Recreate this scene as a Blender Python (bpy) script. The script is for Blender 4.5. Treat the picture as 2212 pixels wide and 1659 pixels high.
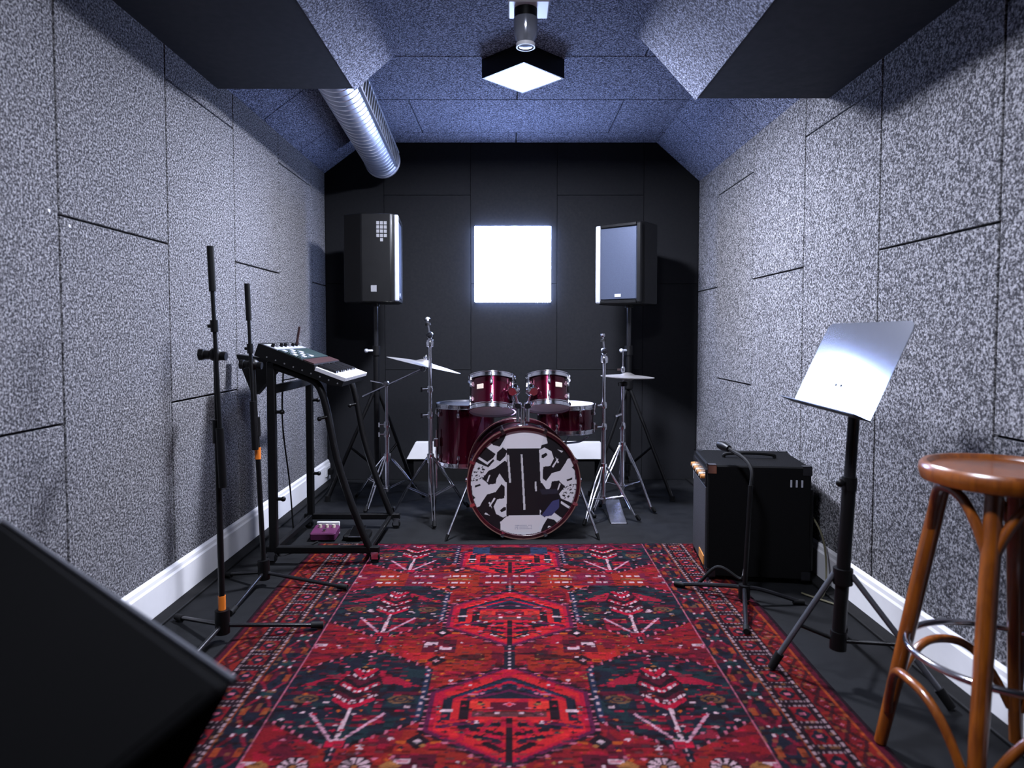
import bpy, math, random
import numpy as np
from mathutils import Vector, Matrix

# ------------------------------------------------------------------ camera, world, exposure
scene = bpy.context.scene
for o in list(bpy.data.objects):
    bpy.data.objects.remove(o)
COL = scene.collection

cam_data = bpy.data.cameras.new('camera')
cam = bpy.data.objects.new('camera', cam_data)
COL.objects.link(cam)
cam.location = (0.0, 0.0, 1.05)
cam.rotation_euler = (math.radians(90 - 2.5), 0, 0)
cam_data.sensor_fit = 'HORIZONTAL'
cam_data.sensor_width = 36.0
cam_data.lens = 36.0 * 1475.0 / 2212.0
cam_data.shift_x = 2.0 / 2212.0
cam_data.shift_y = -41.0 / 2212.0
cam_data.clip_start = 0.02
cam_data.dof.use_dof = True
cam_data.dof.focus_distance = 3.3
cam_data.dof.aperture_fstop = 2.6
scene.camera = cam

world = bpy.data.worlds.new('world')
scene.world = world
world.use_nodes = True
world.node_tree.nodes['Background'].inputs['Color'].default_value = (0.0, 0.0, 0.0, 1)
world.node_tree.nodes['Background'].inputs['Strength'].default_value = 0.0

vs = scene.view_settings
vs.view_transform = 'Standard'
vs.look = 'None'
vs.gamma = 1.0
vs.use_curve_mapping = False
vs.exposure = 0.0

LAMP_STRENGTH = 1250.0
FRONT_LAMP_STRENGTH = 500.0
LAMP_COLOR = (0.79, 0.83, 1.0)
PANEL_STRENGTH = 62.0
PANEL_COLOR = (0.42, 0.55, 1.0)

# ------------------------------------------------------------------ materials
ALB = 0.5        # every dye and paint sits on this common level; the lamps are set to match
def nodes_of(name):
    m = bpy.data.materials.new(name)
    m.use_nodes = True
    nt = m.node_tree
    return m, nt, nt.nodes['Principled BSDF']

def plain(name, col, rough=0.5, metal=0.0, var=0.12, scale=30.0, bump=0.0, coat=0.0, spec=0.5):
    """Principled surface whose colour and roughness wander slightly with a noise."""
    if metal < 0.5: col = tuple(c * ALB for c in col); spec *= 0.6
    m, nt, b = nodes_of(name)
    geo = nt.nodes.new('ShaderNodeNewGeometry')
    noi = nt.nodes.new('ShaderNodeTexNoise')
    noi.inputs['Scale'].default_value = scale
    noi.inputs['Detail'].default_value = 3
    nt.links.new(geo.outputs['Position'], noi.inputs['Vector'])
    mix = nt.nodes.new('ShaderNodeMix'); mix.data_type = 'RGBA'
    mix.inputs['A'].default_value = (*[c * (1 - var) for c in col], 1)
    mix.inputs['B'].default_value = (*[min(1, c * (1 + var)) for c in col], 1)
    nt.links.new(noi.outputs['Fac'], mix.inputs['Factor'])
    nt.links.new(mix.outputs['Result'], b.inputs['Base Color'])
    mr = nt.nodes.new('ShaderNodeMapRange')
    mr.inputs['To Min'].default_value = max(0.02, rough * (1 - var)); mr.inputs['To Max'].default_value = min(1, rough * (1 + var))
    nt.links.new(noi.outputs['Fac'], mr.inputs['Value'])
    nt.links.new(mr.outputs['Result'], b.inputs['Roughness'])
    b.inputs['Metallic'].default_value = metal
    b.inputs['Coat Weight'].default_value = coat
    b.inputs['Coat Roughness'].default_value = 0.06
    b.inputs['Specular IOR Level'].default_value = spec
    if bump:
        bp = nt.nodes.new('ShaderNodeBump')
        bp.inputs['Strength'].default_value = bump
        bp.inputs['Distance'].default_value = 0.002
        nt.links.new(noi.outputs['Fac'], bp.inputs['Height'])
        nt.links.new(bp.outputs['Normal'], b.inputs['Normal'])
    return m

def felt(name, dark, mid, light, scale=150.0):
    """Fibrous wood-wool / felt acoustic board: dark ground, pale tangled strands."""
    dark, mid, light = [tuple(c * ALB for c in q) for q in (dark, mid, light)]
    m, nt, b = nodes_of(name)
    geo = nt.nodes.new('ShaderNodeNewGeometry')
    def ridge(sc, dist, width, off):
        mp = nt.nodes.new('ShaderNodeMapping')
        mp.inputs['Location'].default_value = (off, off * 1.7, off * 0.6)
        nt.links.new(geo.outputs['Position'], mp.inputs['Vector'])
        n = nt.nodes.new('ShaderNodeTexNoise')
        n.inputs['Scale'].default_value = sc; n.inputs['Detail'].default_value = 2.0
        n.inputs['Roughness'].default_value = 0.55; n.inputs['Distortion'].default_value = dist
        nt.links.new(mp.outputs['Vector'], n.inputs['Vector'])
        s = nt.nodes.new('ShaderNodeMath'); s.operation = 'SUBTRACT'; s.inputs[1].default_value = 0.5
        nt.links.new(n.outputs['Fac'], s.inputs[0])
        a = nt.nodes.new('ShaderNodeMath'); a.operation = 'ABSOLUTE'
        nt.links.new(s.outputs[0], a.inputs[0])
        r = nt.nodes.new('ShaderNodeMapRange')
        r.inputs['From Min'].default_value = 0.0; r.inputs['From Max'].default_value = width
        r.inputs['To Min'].default_value = 1.0; r.inputs['To Max'].default_value = 0.0
        nt.links.new(a.outputs[0], r.inputs['Value'])
        return r.outputs['Result']
    r1 = ridge(scale, 1.2, 0.085, 0.0)
    r2 = ridge(scale * 1.35, 1.6, 0.07, 5.3)
    mx = nt.nodes.new('ShaderNodeMath'); mx.operation = 'MAXIMUM'
    nt.links.new(r1, mx.inputs[0]); nt.links.new(r2, mx.inputs[1])
    n3 = nt.nodes.new('ShaderNodeTexNoise')
    n3.inputs['Scale'].default_value = scale * 0.9; n3.inputs['Detail'].default_value = 4
    nt.links.new(geo.outputs['Position'], n3.inputs['Vector'])
    ramp0 = nt.nodes.new('ShaderNodeMapRange')
    ramp0.inputs['From Min'].default_value = 0.36; ramp0.inputs['From Max'].default_value = 0.62
    nt.links.new(n3.outputs['Fac'], ramp0.inputs['Value'])
    avg = nt.nodes.new('ShaderNodeMath'); avg.operation = 'MULTIPLY_ADD'
    nt.links.new(mx.outputs[0], avg.inputs[0]); avg.inputs[1].default_value = 0.55
    hm = nt.nodes.new('ShaderNodeMath'); hm.operation = 'MULTIPLY'; hm.inputs[1].default_value = 0.5
    nt.links.new(ramp0.outputs['Result'], hm.inputs[0])
    nt.links.new(hm.outputs[0], avg.inputs[2])
    cr = nt.nodes.new('ShaderNodeValToRGB')
    cr.color_ramp.elements[0].position = 0.28; cr.color_ramp.elements[0].color = (*dark, 1)
    cr.color_ramp.elements[1].position = 0.92; cr.color_ramp.elements[1].color = (*light, 1)
    e = cr.color_ramp.elements.new(0.60); e.color = (*mid, 1)
    nt.links.new(avg.outputs[0], cr.inputs['Fac'])
    nt.links.new(cr.outputs['Color'], b.inputs['Base Color'])
    b.inputs['Roughness'].default_value = 0.95
    b.inputs['Specular IOR Level'].default_value = 0.15
    bp = nt.nodes.new('ShaderNodeBump'); bp.inputs['Strength'].default_value = 0.5; bp.inputs['Distance'].default_value = 0.003
    nt.links.new(avg.outputs[0], bp.inputs['Height'])
    nt.links.new(bp.outputs['Normal'], b.inputs['Normal'])
    return m

def emit(name, col, strength):
    m, nt, b = nodes_of(name)
    b.inputs['Base Color'].default_value = (0.8, 0.8, 0.8, 1)
    b.inputs['Emission Color'].default_value = (*col, 1)
    b.inputs['Emission Strength'].default_value = strength
    return m

def painted(name, attr='tint', rough=0.8, sheen=0.0, spec=0.2, weave=0.0):
    m, nt, b = nodes_of(name)
    a = nt.nodes.new('ShaderNodeAttribute'); a.attribute_name = attr
    geo = nt.nodes.new('ShaderNodeNewGeometry')
    n = nt.nodes.new('ShaderNodeTexNoise'); n.inputs['Scale'].default_value = 220; n.inputs['Detail'].default_value = 2
    nt.links.new(geo.outputs['Position'], n.inputs['Vector'])
    mr = nt.nodes.new('ShaderNodeMapRange'); mr.inputs['To Min'].default_value = 1 - weave; mr.inputs['To Max'].default_value = 1 + weave
    nt.links.new(n.outputs['Fac'], mr.inputs['Value'])
    mul = nt.nodes.new('ShaderNodeVectorMath'); mul.operation = 'SCALE'
    nt.links.new(a.outputs['Color'], mul.inputs[0]); nt.links.new(mr.outputs['Result'], mul.inputs['Scale'])
    nt.links.new(mul.outputs['Vector'], b.inputs['Base Color'])
    b.inputs['Roughness'].default_value = rough
    b.inputs['Specular IOR Level'].default_value = spec
    if weave:
        bp = nt.nodes.new('ShaderNodeBump'); bp.inputs['Strength'].default_value = 0.4; bp.inputs['Distance'].default_value = 0.003
        nt.links.new(n.outputs['Fac'], bp.inputs['Height']); nt.links.new(bp.outputs['Normal'], b.inputs['Normal'])
    return m

def wood(name, c1, c2, rough=0.3):
    c1 = tuple(c * ALB for c in c1); c2 = tuple(c * ALB for c in c2)
    m, nt, b = nodes_of(name)
    tc = nt.nodes.new('ShaderNodeTexCoord')
    mp = nt.nodes.new('ShaderNodeMapping'); mp.inputs['Scale'].default_value = (40, 40, 5)
    nt.links.new(tc.outputs['Object'], mp.inputs['Vector'])
    n = nt.nodes.new('ShaderNodeTexNoise'); n.inputs['Scale'].default_value = 1.6; n.inputs['Detail'].default_value = 5; n.inputs['Distortion'].default_value = 0.6
    nt.links.new(mp.outputs['Vector'], n.inputs['Vector'])
    cr = nt.nodes.new('ShaderNodeValToRGB')
    cr.color_ramp.elements[0].position = 0.35; cr.color_ramp.elements[0].color = (*c1, 1)
    cr.color_ramp.elements[1].position = 0.68; cr.color_ramp.elements[1].color = (*c2, 1)
    nt.links.new(n.outputs['Fac'], cr.inputs['Fac']); nt.links.new(cr.outputs['Color'], b.inputs['Base Color'])
    b.inputs['Roughness'].default_value = rough
    b.inputs['Coat Weight'].default_value = 0.6; b.inputs['Coat Roughness'].default_value = 0.15
    return m

M = {}
M['felt'] = felt('grey_felt', (0.010, 0.010, 0.013), (0.115, 0.113, 0.124), (0.60, 0.595, 0.62))
M['felt_ceiling'] = felt('blue_lit_felt', (0.008, 0.010, 0.020), (0.105, 0.118, 0.18), (0.58, 0.63, 0.82))  # same felt as the walls; the panel's blue light is put into the colour
M['joint'] = plain('joint_black', (0.006, 0.006, 0.007), 0.9)
M['black_wall'] = plain('black_wall_paint', (0.005, 0.0055, 0.0075), 0.85, var=0.25, scale=60, bump=0.2, spec=0.3)
M['soffit'] = plain('soffit_black', (0.006, 0.006, 0.0065), 0.85)
M['floor'] = plain('dark_floor', (0.0055, 0.006, 0.007), 0.7, var=0.35, scale=14, bump=0.1, spec=0.2)
M['white'] = plain('white_gloss_paint', (0.88, 0.87, 0.88), 0.35, var=0.05)
M['black'] = plain('black_satin', (0.003, 0.003, 0.0033), 0.42, spec=0.3)
M['black_matt'] = plain('black_matt', (0.003, 0.003, 0.0033), 0.8, spec=0.3)
M['black_tolex'] = plain('black_tolex', (0.0026, 0.0026, 0.0028), 0.7, var=0.4, scale=250, bump=0.5, spec=0.12)
M['black_gloss'] = plain('black_gloss', (0.012, 0.012, 0.014), 0.22)
M['grille'] = plain('speaker_grille', (0.045, 0.055, 0.085), 0.38, metal=0.6, var=0.3, scale=300, bump=0.3)  # blue light falling on the grille is put into this colour
M['bezel'] = plain('grey_bezel', (0.35, 0.36, 0.40), 0.35, metal=0.5)
M['chrome'] = plain('chrome', (0.62, 0.62, 0.66), 0.14, metal=1.0, var=0.05)
M['dull_chrome'] = plain('worn_chrome', (0.45, 0.45, 0.50), 0.26, metal=1.0, var=0.1)
M['galv'] = plain('galvanised_steel', (0.42, 0.44, 0.50), 0.36, metal=0.9, var=0.12, scale=18)
M['maroon'] = plain('maroon_lacquer', (0.062, 0.0015, 0.012), 0.19, metal=0.9, var=0.1, coat=0.6)
M['maroon_dark'] = plain('maroon_hoop', (0.055, 0.008, 0.014), 0.22, var=0.2, coat=0.6)
M['head_white'] = plain('drum_skin', (0.95, 0.90, 0.96), 0.5, var=0.06)
M['head_dark'] = plain('dark_drum_skin', (0.03, 0.03, 0.036), 0.4)
M['badge'] = plain('cream_badge', (0.62, 0.52, 0.42), 0.35)
M['bronze'] = plain('cymbal_bronze', (0.70, 0.66, 0.62), 0.36, metal=1.0, var=0.1, scale=12)
M['stand_metal'] = plain('satin_desk_metal', (0.26, 0.27, 0.31), 0.17, metal=0.85, var=0.01, scale=3)
M['orange'] = plain('orange_tape', (0.85, 0.22, 0.02), 0.5)
M['amber'] = plain('amber_badge', (0.55, 0.22, 0.05), 0.35, var=0.4, scale=120)
M['wood'] = wood('honey_bentwood', (0.175, 0.042, 0.003), (0.32, 0.085, 0.005))
M['key_white'] = plain('white_key', (0.78, 0.78, 0.82), 0.3, var=0.03)
M['teal'] = plain('teal_panel', (0.016, 0.034, 0.034), 0.45, var=0.4, scale=90)
M['brown'] = plain('brown_strip', (0.045, 0.018, 0.018), 0.4)
M['purple'] = plain('purple_case', (0.10, 0.02, 0.07), 0.4, var=0.3, scale=90)
M['rubber'] = plain('black_rubber', (0.003, 0.003, 0.0033), 0.7, spec=0.25)
M['sticker'] = plain('pale_sticker', (0.22, 0.22, 0.23), 0.6, var=0.25, scale=160)
M['glass'] = plain('smoked_dome', (0.22, 0.23, 0.26), 0.12, metal=0.55)
M['copper_edge'] = plain('pale_hoop_edge', (0.42, 0.24, 0.20), 0.25, metal=0.4)
M['grille_cloth'] = plain('grille_cloth', (0.016, 0.015, 0.019), 0.8, var=0.5, scale=200, bump=0.3)
M['deep_black'] = plain('deep_black_cloth', (0.0022, 0.0022, 0.0024), 0.95, spec=0.05)
M['olive_cable'] = plain('olive_cable', (0.10, 0.09, 0.05), 0.6)
M['stand_leg'] = plain('grey_leg_steel', (0.10, 0.105, 0.12), 0.32, metal=0.7)
M['lamp'] = emit('lamp_diffuser', LAMP_COLOR, LAMP_STRENGTH)
M['front_lamp'] = emit('front_lamp_diffuser', LAMP_COLOR, FRONT_LAMP_STRENGTH)
M['panel_light'] = emit('panel_light', PANEL_COLOR, PANEL_STRENGTH)
M['rug'] = painted('rug_pile', rough=0.95, spec=0.05, weave=0.25)
M['print'] = painted('printed_skin', rough=0.42, spec=0.4)

# ------------------------------------------------------------------ mesh toolkit
ROOT_LOC = {}

def frame(origin, z, xh=(1, 0, 0)):
    z = Vector(z).normalized(); xh = Vector(xh)
    y = z.cross(xh)
    if y.length < 1e-5: y = z.cross(Vector((0, 1, 0)))
    y.normalize(); x = y.cross(z)
    m = Matrix((x, y, z)).transposed().to_4x4(); m.translation = Vector(origin)
    return m

class MB:
    def __init__(self, m=None):
        self.v = []; self.f = []; self.m = m or Matrix.Identity(4)
    def add(self, vs_, fs_):
        b = len(self.v)
        self.v += [tuple(self.m @ Vector(p)) for p in vs_]
        self.f += [tuple(i + b for i in f) for f in fs_]
        return self
    def box(self, lo, hi, ch=0.0):
        (a, b, c), (d, e, f) = lo, hi
        if ch <= 0:
            return self.add([(a,b,c),(d,b,c),(d,e,c),(a,e,c),(a,b,f),(d,b,f),(d,e,f),(a,e,f)],
                            [(0,3,2,1),(4,5,6,7),(0,1,5,4),(1,2,6,5),(2,3,7,6),(3,0,4,7)])
        h = ch  # chamfered box
        P = []; idx = {}
        for sx in (0, 1):
            for sy in (0, 1):
                for sz in (0, 1):
                    cx, cy, cz = (a, d)[sx], (b, e)[sy], (c, f)[sz]
                    ix, iy, iz = (a + h, d - h)[sx], (b + h, e - h)[sy], (c + h, f - h)[sz]
                    for ax, p in ((0, (cx, iy, iz)), (1, (ix, cy, iz)), (2, (ix, iy, cz))):
                        idx[(sx, sy, sz, ax)] = len(P); P.append(p)
        F = []
        def q(k): return [idx[i] for i in k]
        for s in (0, 1):
            F.append(q([(s,0,0,0),(s,1,0,0),(s,1,1,0),(s,0,1,0)]))
            F.append(q([(0,s,0,1),(1,s,0,1),(1,s,1,1),(0,s,1,1)]))
            F.append(q([(0,0,s,2),(1,0,s,2),(1,1,s,2),(0,1,s,2)]))
        for s in (0, 1):
            for t in (0, 1):
                F.append(q([(s,t,0,0),(s,t,1,0),(s,t,1,1),(s,t,0,1)]))
                F.append(q([(s,0,t,0),(s,1,t,0),(s,1,t,2),(s,0,t,2)]))
                F.append(q([(0,s,t,1),(1,s,t,1),(1,s,t,2),(0,s,t,2)]))
        for sx in (0, 1):
            for sy in (0, 1):
                for sz in (0, 1):
                    F.append(q([(sx,sy,sz,0),(sx,sy,sz,1),(sx,sy,sz,2)]))
        return self.add(P, F)
    def lathe(self, prof, n=24, m=None, close=False):
        """profile [(r,z)...] revolved about local z."""
        mm = m or Matrix.Identity(4)
        P = []; F = []; rows = []
        for r, z in prof:
            if r < 1e-6:
                rows.append([len(P)]); P.append(mm @ Vector((0, 0, z)))
            else:
                rows.append(list(range(len(P), len(P) + n)))
                for i in range(n):
                    t = 2 * math.pi * i / n
                    P.append(mm @ Vector((r * math.cos(t), r * math.sin(t), z)))
        pairs = list(zip(rows[:-1], rows[1:]))
        if close: pairs.append((rows[-1], rows[0]))
        for A, B in pairs:
            for i in range(n):
                j = (i + 1) % n
                if len(A) == 1 and len(B) == 1: continue
                if len(A) == 1: F.append((A[0], B[j], B[i]))
                elif len(B) == 1: F.append((A[i], A[j], B[0]))
                else: F.append((A[i], A[j], B[j], B[i]))
        return self.add(P, F)
    def tube(self, p0, p1, r0, r1=None, n=12):
        p0, p1 = Vector(p0), Vector(p1)
        r1 = r0 if r1 is None else r1
        L = (p1 - p0).length
        h = Vector((1, 0, 0)) if abs((p1 - p0).normalized().x) < 0.9 else Vector((0, 1, 0))
        return self.lathe([(0, 0), (r0, 0), (r1, L), (0, L)], n, frame(p0, p1 - p0, h))
    def path(self, pts, r, n=8, closed=False):
        pts = [Vector(p) for p in pts]; N = len(pts)
        rs = r if isinstance(r, (list, tuple)) else [r] * N
        T = []
        for i in range(N):
            a = pts[(i - 1) % N] if (closed or i > 0) else pts[i]
            b = pts[(i + 1) % N] if (closed or i < N - 1) else pts[i]
            T.append((b - a).normalized())
        u = T[0].orthogonal().normalized()
        P = []; F = []
        for i in range(N):
            u = (u - T[i] * u.dot(T[i])).normalized(); w = T[i].cross(u)
            for k in range(n):
                t = 2 * math.pi * k / n
                P.append(pts[i] + (u * math.cos(t) + w * math.sin(t)) * rs[i])
        for i in range(N if closed else N - 1):
            j = (i + 1) % N
            for k in range(n):
                l = (k + 1) % n
                F.append((i*n+k, i*n+l, j*n+l, j*n+k))
        if not closed:
            F.append(tuple(range(n - 1, -1, -1))); F.append(tuple((N - 1) * n + k for k in range(n)))
        return self.add(P, F)
    def prism(self, poly, z0, z1):
        n = len(poly)
        P = [(x, y, z0) for x, y in poly] + [(x, y, z1) for x, y in poly]
        F = [tuple(range(n - 1, -1, -1)), tuple(range(n, 2 * n))]
        F += [(i, (i + 1) % n, n + (i + 1) % n, n + i) for i in range(n)]
        return self.add(P, F)
    def ball(self, c, r, n=12, sz=1.0):
        k = n // 2
        prof = [(r * math.sin(math.pi * i / k), -r * sz * math.cos(math.pi * i / k)) for i in range(k + 1)]
        prof[0] = (0, -r * sz); prof[-1] = (0, r * sz)
        return self.lathe(prof, n, Matrix.Translation(Vector(c)))
    def build(self, name, mat, parent=None, smooth=40, bevel=0.0):
        off = Vector((0, 0, 0))
        if parent is not None: off = ROOT_LOC.get(parent.name, Vector((0, 0, 0)))
        else:
            xs = np.array(self.v); lo, hi = xs.min(0), xs.max(0)
            off = Vector(((lo[0]+hi[0])/2, (lo[1]+hi[1])/2, lo[2]))
        me = bpy.data.meshes.new(name)
        me.from_pydata([tuple(Vector(p) - off) for p in self.v], [], self.f)
        me.validate()
        import bmesh
        bm = bmesh.new(); bm.from_mesh(me); bmesh.ops.recalc_face_normals(bm, faces=bm.faces); bm.to_mesh(me); bm.free()
        me.materials.append(M[mat])
        if smooth:
            me.polygons.foreach_set('use_smooth', [True] * len(me.polygons))
            me.set_sharp_from_angle(angle=math.radians(smooth))
        o = bpy.data.objects.new(name, me); COL.objects.link(o)
        if parent is not None:
            o.parent = parent
        else:
            o.location = off
        ROOT_LOC[o.name] = off
        if bevel:
            md = o.modifiers.new('bevel', 'BEVEL'); md.width = bevel; md.segments = 2; md.limit_method = 'ANGLE'
        return o

def tag(o, label, cat, group=None):
    o['label'] = label; o['category'] = cat
    if group: o['group'] = group
    return o

def thing(name, loc, label, cat, group=None):
    o = bpy.data.objects.new(name, None); COL.objects.link(o)
    o.location = loc; o.empty_display_size = 0.1
    ROOT_LOC[o.name] = Vector(loc)
    return tag(o, label, cat, group)

def structure(o, label=None):
    o['kind'] = 'structure'
    if label: o['label'] = label
    return o

def arc(c, r, a0, a1, n, z=0.0):
    return [(c[0] + r * math.cos(a0 + (a1 - a0) * i / (n - 1)), c[1] + r * math.sin(a0 + (a1 - a0) * i / (n - 1)), z) for i in range(n)]

def smooth_path(pts, n=6):
    """Catmull-Rom through points."""
    P = [Vector(p) for p in pts]; P = [P[0] * 2 - P[1]] + P + [P[-1] * 2 - P[-2]]
    out = []
    for i in range(1, len(P) - 2):
        for k in range(n):
            t = k / n
            a, b, c, d = P[i-1], P[i], P[i+1], P[i+2]
            out.append(0.5 * ((2*b) + (c-a)*t + (2*a-5*b+4*c-d)*t*t + (3*b-a-3*c+d)*t**3))
    out.append(P[-2])
    return out

# ------------------------------------------------------------------ room shell
XL, XR, YB, YF, ZC = -1.333, 1.345, 4.93, -1.10, 2.42
ZTL, ZTR = 2.205, 2.15
G = 0.0035      # half joint between boards
TH = 0.022      # board thickness

floor = structure(MB().box((XL - 0.2, YF - 0.2, -0.10), (XR + 0.2, YB + 0.2, 0.0)).build('floor', 'floor'), 'dark grey smooth floor')

def wall_boards(wall, x, inward, bounds, joints):
    """Felt boards on a side wall; x is the finished face."""
    for (y0, y1), js in zip(zip(bounds[:-1], bounds[1:]), joints):
        zs = [0.10] + js + [2.40]
        for z0, z1 in zip(zs[:-1], zs[1:]):
            mb = MB().box((min(x, x - inward * TH), y0 + G, z0 + G), (max(x, x - inward * TH), y1 - G, z1 - G), 0.002)
            mb.build('panel', 'felt', wall, smooth=0)

wl = structure(MB().box((XL - 0.20, YF - 0.2, 0.0), (XL - TH, YB + 0.2, 2.45)).build('wall_left', 'joint'), 'left wall of grey fibrous acoustic boards')
bl = [YF, -0.53, 0.11, 0.75, 1.39, 2.03, 2.675, 3.32, 3.96, 4.60, YB]
jl = [[0.785, 2.04] if i % 2 == 0 else [1.405] for i in range(10)]
wall_boards(wl, XL, 1, bl, jl)
wr = structure(MB().box((XR + TH, YF - 0.2, 0.0), (XR + 0.20, YB + 0.2, 2.45)).build('wall_right', 'joint'), 'right wall of grey fibrous acoustic boards')
br = [YF, -0.62, 0.01, 0.64, 1.27, 1.895, 2.515, 3.16, 3.825, 4.47, YB]
jr = [[0.77, 1.955] if i % 2 == 0 else [1.362] for i in range(10)]
wall_boards(wr, XR, -1, br, jr)

wb = structure(MB().box((XL - 0.2, YB + TH, 0.0), (XR + 0.2, YB + 0.2, 2.45)).build('wall_back', 'joint'), 'black back wall of painted boards')
xs_ = [XL, -0.91, -0.29, 0.33, 0.95, XR]
for i, (a, b) in enumerate(zip(xs_[:-1], xs_[1:])):
    js = [0.0, 0.80, 2.05, 2.44] if i % 2 else [0.0, 1.42, 2.44]
    for z0, z1 in zip(js[:-1], js[1:]):
        MB().box((a + 0.0015, YB, z0 + 0.0015), (b - 0.0015, YB + TH, z1 - 0.0015), 0.001).build('panel', 'black_wall', wb, smooth=0)
structure(MB().box((XL - 0.2, YF - 0.2, 0.0), (XR + 0.2, YF, 2.45)).build('wall_front', 'black_wall'), 'black wall behind the viewer')

ce = structure(MB().box((XL - 0.2, YF - 0.2, ZC + TH), (XR + 0.2, YB + 0.2, ZC + 0.2)).build('ceiling', 'joint'), 'dark ceiling of fibrous boards, tinted as if lit blue')
cy = [YF, -0.36, 0.27, 0.90, 1.53, 2.16, 2.79, 3.42, 4.04, 4.69, YB]
for i, (a, b) in enumerate(zip(cy[:-1], cy[1:])):
    xj = [-1.12, 0.035, 1.12] if i % 2 else [-1.12, -0.60, 0.66, 1.12]
    for x0, x1 in zip(xj[:-1], xj[1:]):
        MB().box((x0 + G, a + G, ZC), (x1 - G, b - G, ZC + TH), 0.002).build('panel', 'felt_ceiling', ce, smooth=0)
# small sloping strips between wall tops and ceiling beyond the bulkheads
def slab(p0, p1, y0, y1, t, parent, mat, name='panel'):
    (x0, z0), (x1, z1) = p0, p1
    d = Vector((x1 - x0, 0, z1 - z0)).normalized()
    n = Vector((-d.z, 0, d.x))
    if n.z < 0: n = -n
    mb = MB()
    q = []
    for y in (y0, y1):
        for (x, z) in (p0, p1):
            q.append(Vector((x, y, z))); q.append(Vector((x, y, z)) + n * t)
    # order: y0p0, y0p0t, y0p1, y0p1t, y1p0, y1p0t, y1p1, y1p1t
    mb.add(q, [(0,2,6,4),(1,5,7,3),(0,1,3,2),(4,6,7,5),(0,4,5,1),(2,3,7,6)])
    return mb.build(name, mat, parent, smooth=0)
for a, b in ((2.9, 3.72), (3.727, 4.345), (4.352, YB)):
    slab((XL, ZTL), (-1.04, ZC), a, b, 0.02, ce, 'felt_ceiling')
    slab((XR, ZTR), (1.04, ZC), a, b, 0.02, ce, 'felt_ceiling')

def bulkhead(name, xw, xi, zb, xt, yend, label):
    s = 1 if xi > xw else -1
    mb = MB()
    poly = [(xw, zb), (xi, zb), (xt, ZC), (xw, ZC)]
    mb.m = Matrix(((1,0,0,0),(0,0,1,0),(0,1,0,0),(0,0,0,1)))
    mb.prism(poly, YF, yend)
    o = structure(mb.build(name, 'soffit', None, smooth=0), label)
    # felt boards on the sloping inner face
    for a, b in ((YF, 0.30), (0.307, 1.72), (1.727, yend)):
        d = Vector((xt - xi, 0, ZC - zb)).normalized()
        n = Vector((d.z * s, 0, -d.x * s))
        q = []
        for y in (a, b):
            for (x, z) in ((xi, zb), (xt, ZC)):
                p = Vector((x, y, z)); q.append(p); q.append(p + n * 0.012)
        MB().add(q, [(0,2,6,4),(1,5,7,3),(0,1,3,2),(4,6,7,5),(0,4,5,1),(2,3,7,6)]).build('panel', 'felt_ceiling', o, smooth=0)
    return o
bulkhead('trim_1', XL, -0.718, 2.168, -0.428, 3.153, 'black boxed bulkhead along the top of the left wall')
bulkhead('trim_2', XR, 0.790, 2.052, 0.452, 2.938, 'black boxed bulkhead along the top of the right wall')

def baseboard(name, x, s, label):
    prof = [(0, 0.0), (0.018, 0.0), (0.018, 0.118), (0.013, 0.126), (0.011, 0.140), (0.004, 0.148), (0, 0.150)]
    mb = MB(Matrix(((s,0,0,x),(0,0,1,0),(0,1,0,0),(0,0,0,1))))
    mb.prism(prof, YF, YB)
    return structure(mb.build(name, 'white', None, smooth=0), label)
baseboard('baseboard_left', XL, 1, 'white painted skirting along the left wall')
baseboard('baseboard_right', XR, -1, 'white painted skirting along the right wall')
for n_, x0, x1, lab in (('trim_3', XL + 0.018, XL + 0.075, 'dark strip on the floor along the left skirting'), ('trim_4', XR - 0.075, XR - 0.018, 'dark strip on the floor along the right skirting')):
    structure(MB().box((x0, YF, 0.0), (x1, YB, 0.012), 0.003).build(n_, 'rubber', None, smooth=0), lab)

# ------------------------------------------------------------------ lights of the room
def flood_lamp(x, y, label, light):
    t = thing('ceiling_lamp', (x, y, 2.325), label, 'lamp', 'square lamps fixed diagonally to the ceiling')
    m = Matrix.Translation((x, y, 0)) @ Matrix.Rotation(math.radians(45), 4, 'Z')
    h = 0.145
    mb = MB(m)
    for a, b in (((-h, -h), (h, -h + 0.012)), ((-h, h - 0.012), (h, h)), ((-h, -h + 0.012), (-h + 0.012, h - 0.012)), ((h - 0.012, -h + 0.012), (h, h - 0.012))):
        mb.box((a[0], a[1], 2.325), (b[0], b[1], 2.405))
    mb.box((-h, -h, 2.405), (h, h, 2.4195))
    mb.build('housing', 'black', t, smooth=0)
    MB(m).box((-h + 0.012, -h + 0.012, 2.330), (h - 0.012, h - 0.012, 2.345)).build('diffuser', light, t, smooth=0)
    return t
flood_lamp(0.060, 3.455, 'glowing square lamp with black housing on the ceiling in front of the back wall', 'lamp')
flood_lamp(0.040, 1.30, 'square ceiling lamp above the viewer, nearer than the white ceiling box', 'front_lamp')

t = thing('light_panel', (0.012, YB - 0.002, 1.283), 'bright white square light panel mounted on the black back wall', 'light panel')
MB().box((-0.260, YB - 0.040, 1.286), (0.284, YB - 0.006, 1.824), 0.004).build('diffuser', 'panel_light', t, smooth=0)
MB().box((-0.20, YB - 0.006, 1.35), (0.22, YB - 0.0005, 1.76)).build('back_plate', 'white', t, smooth=0)

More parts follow.
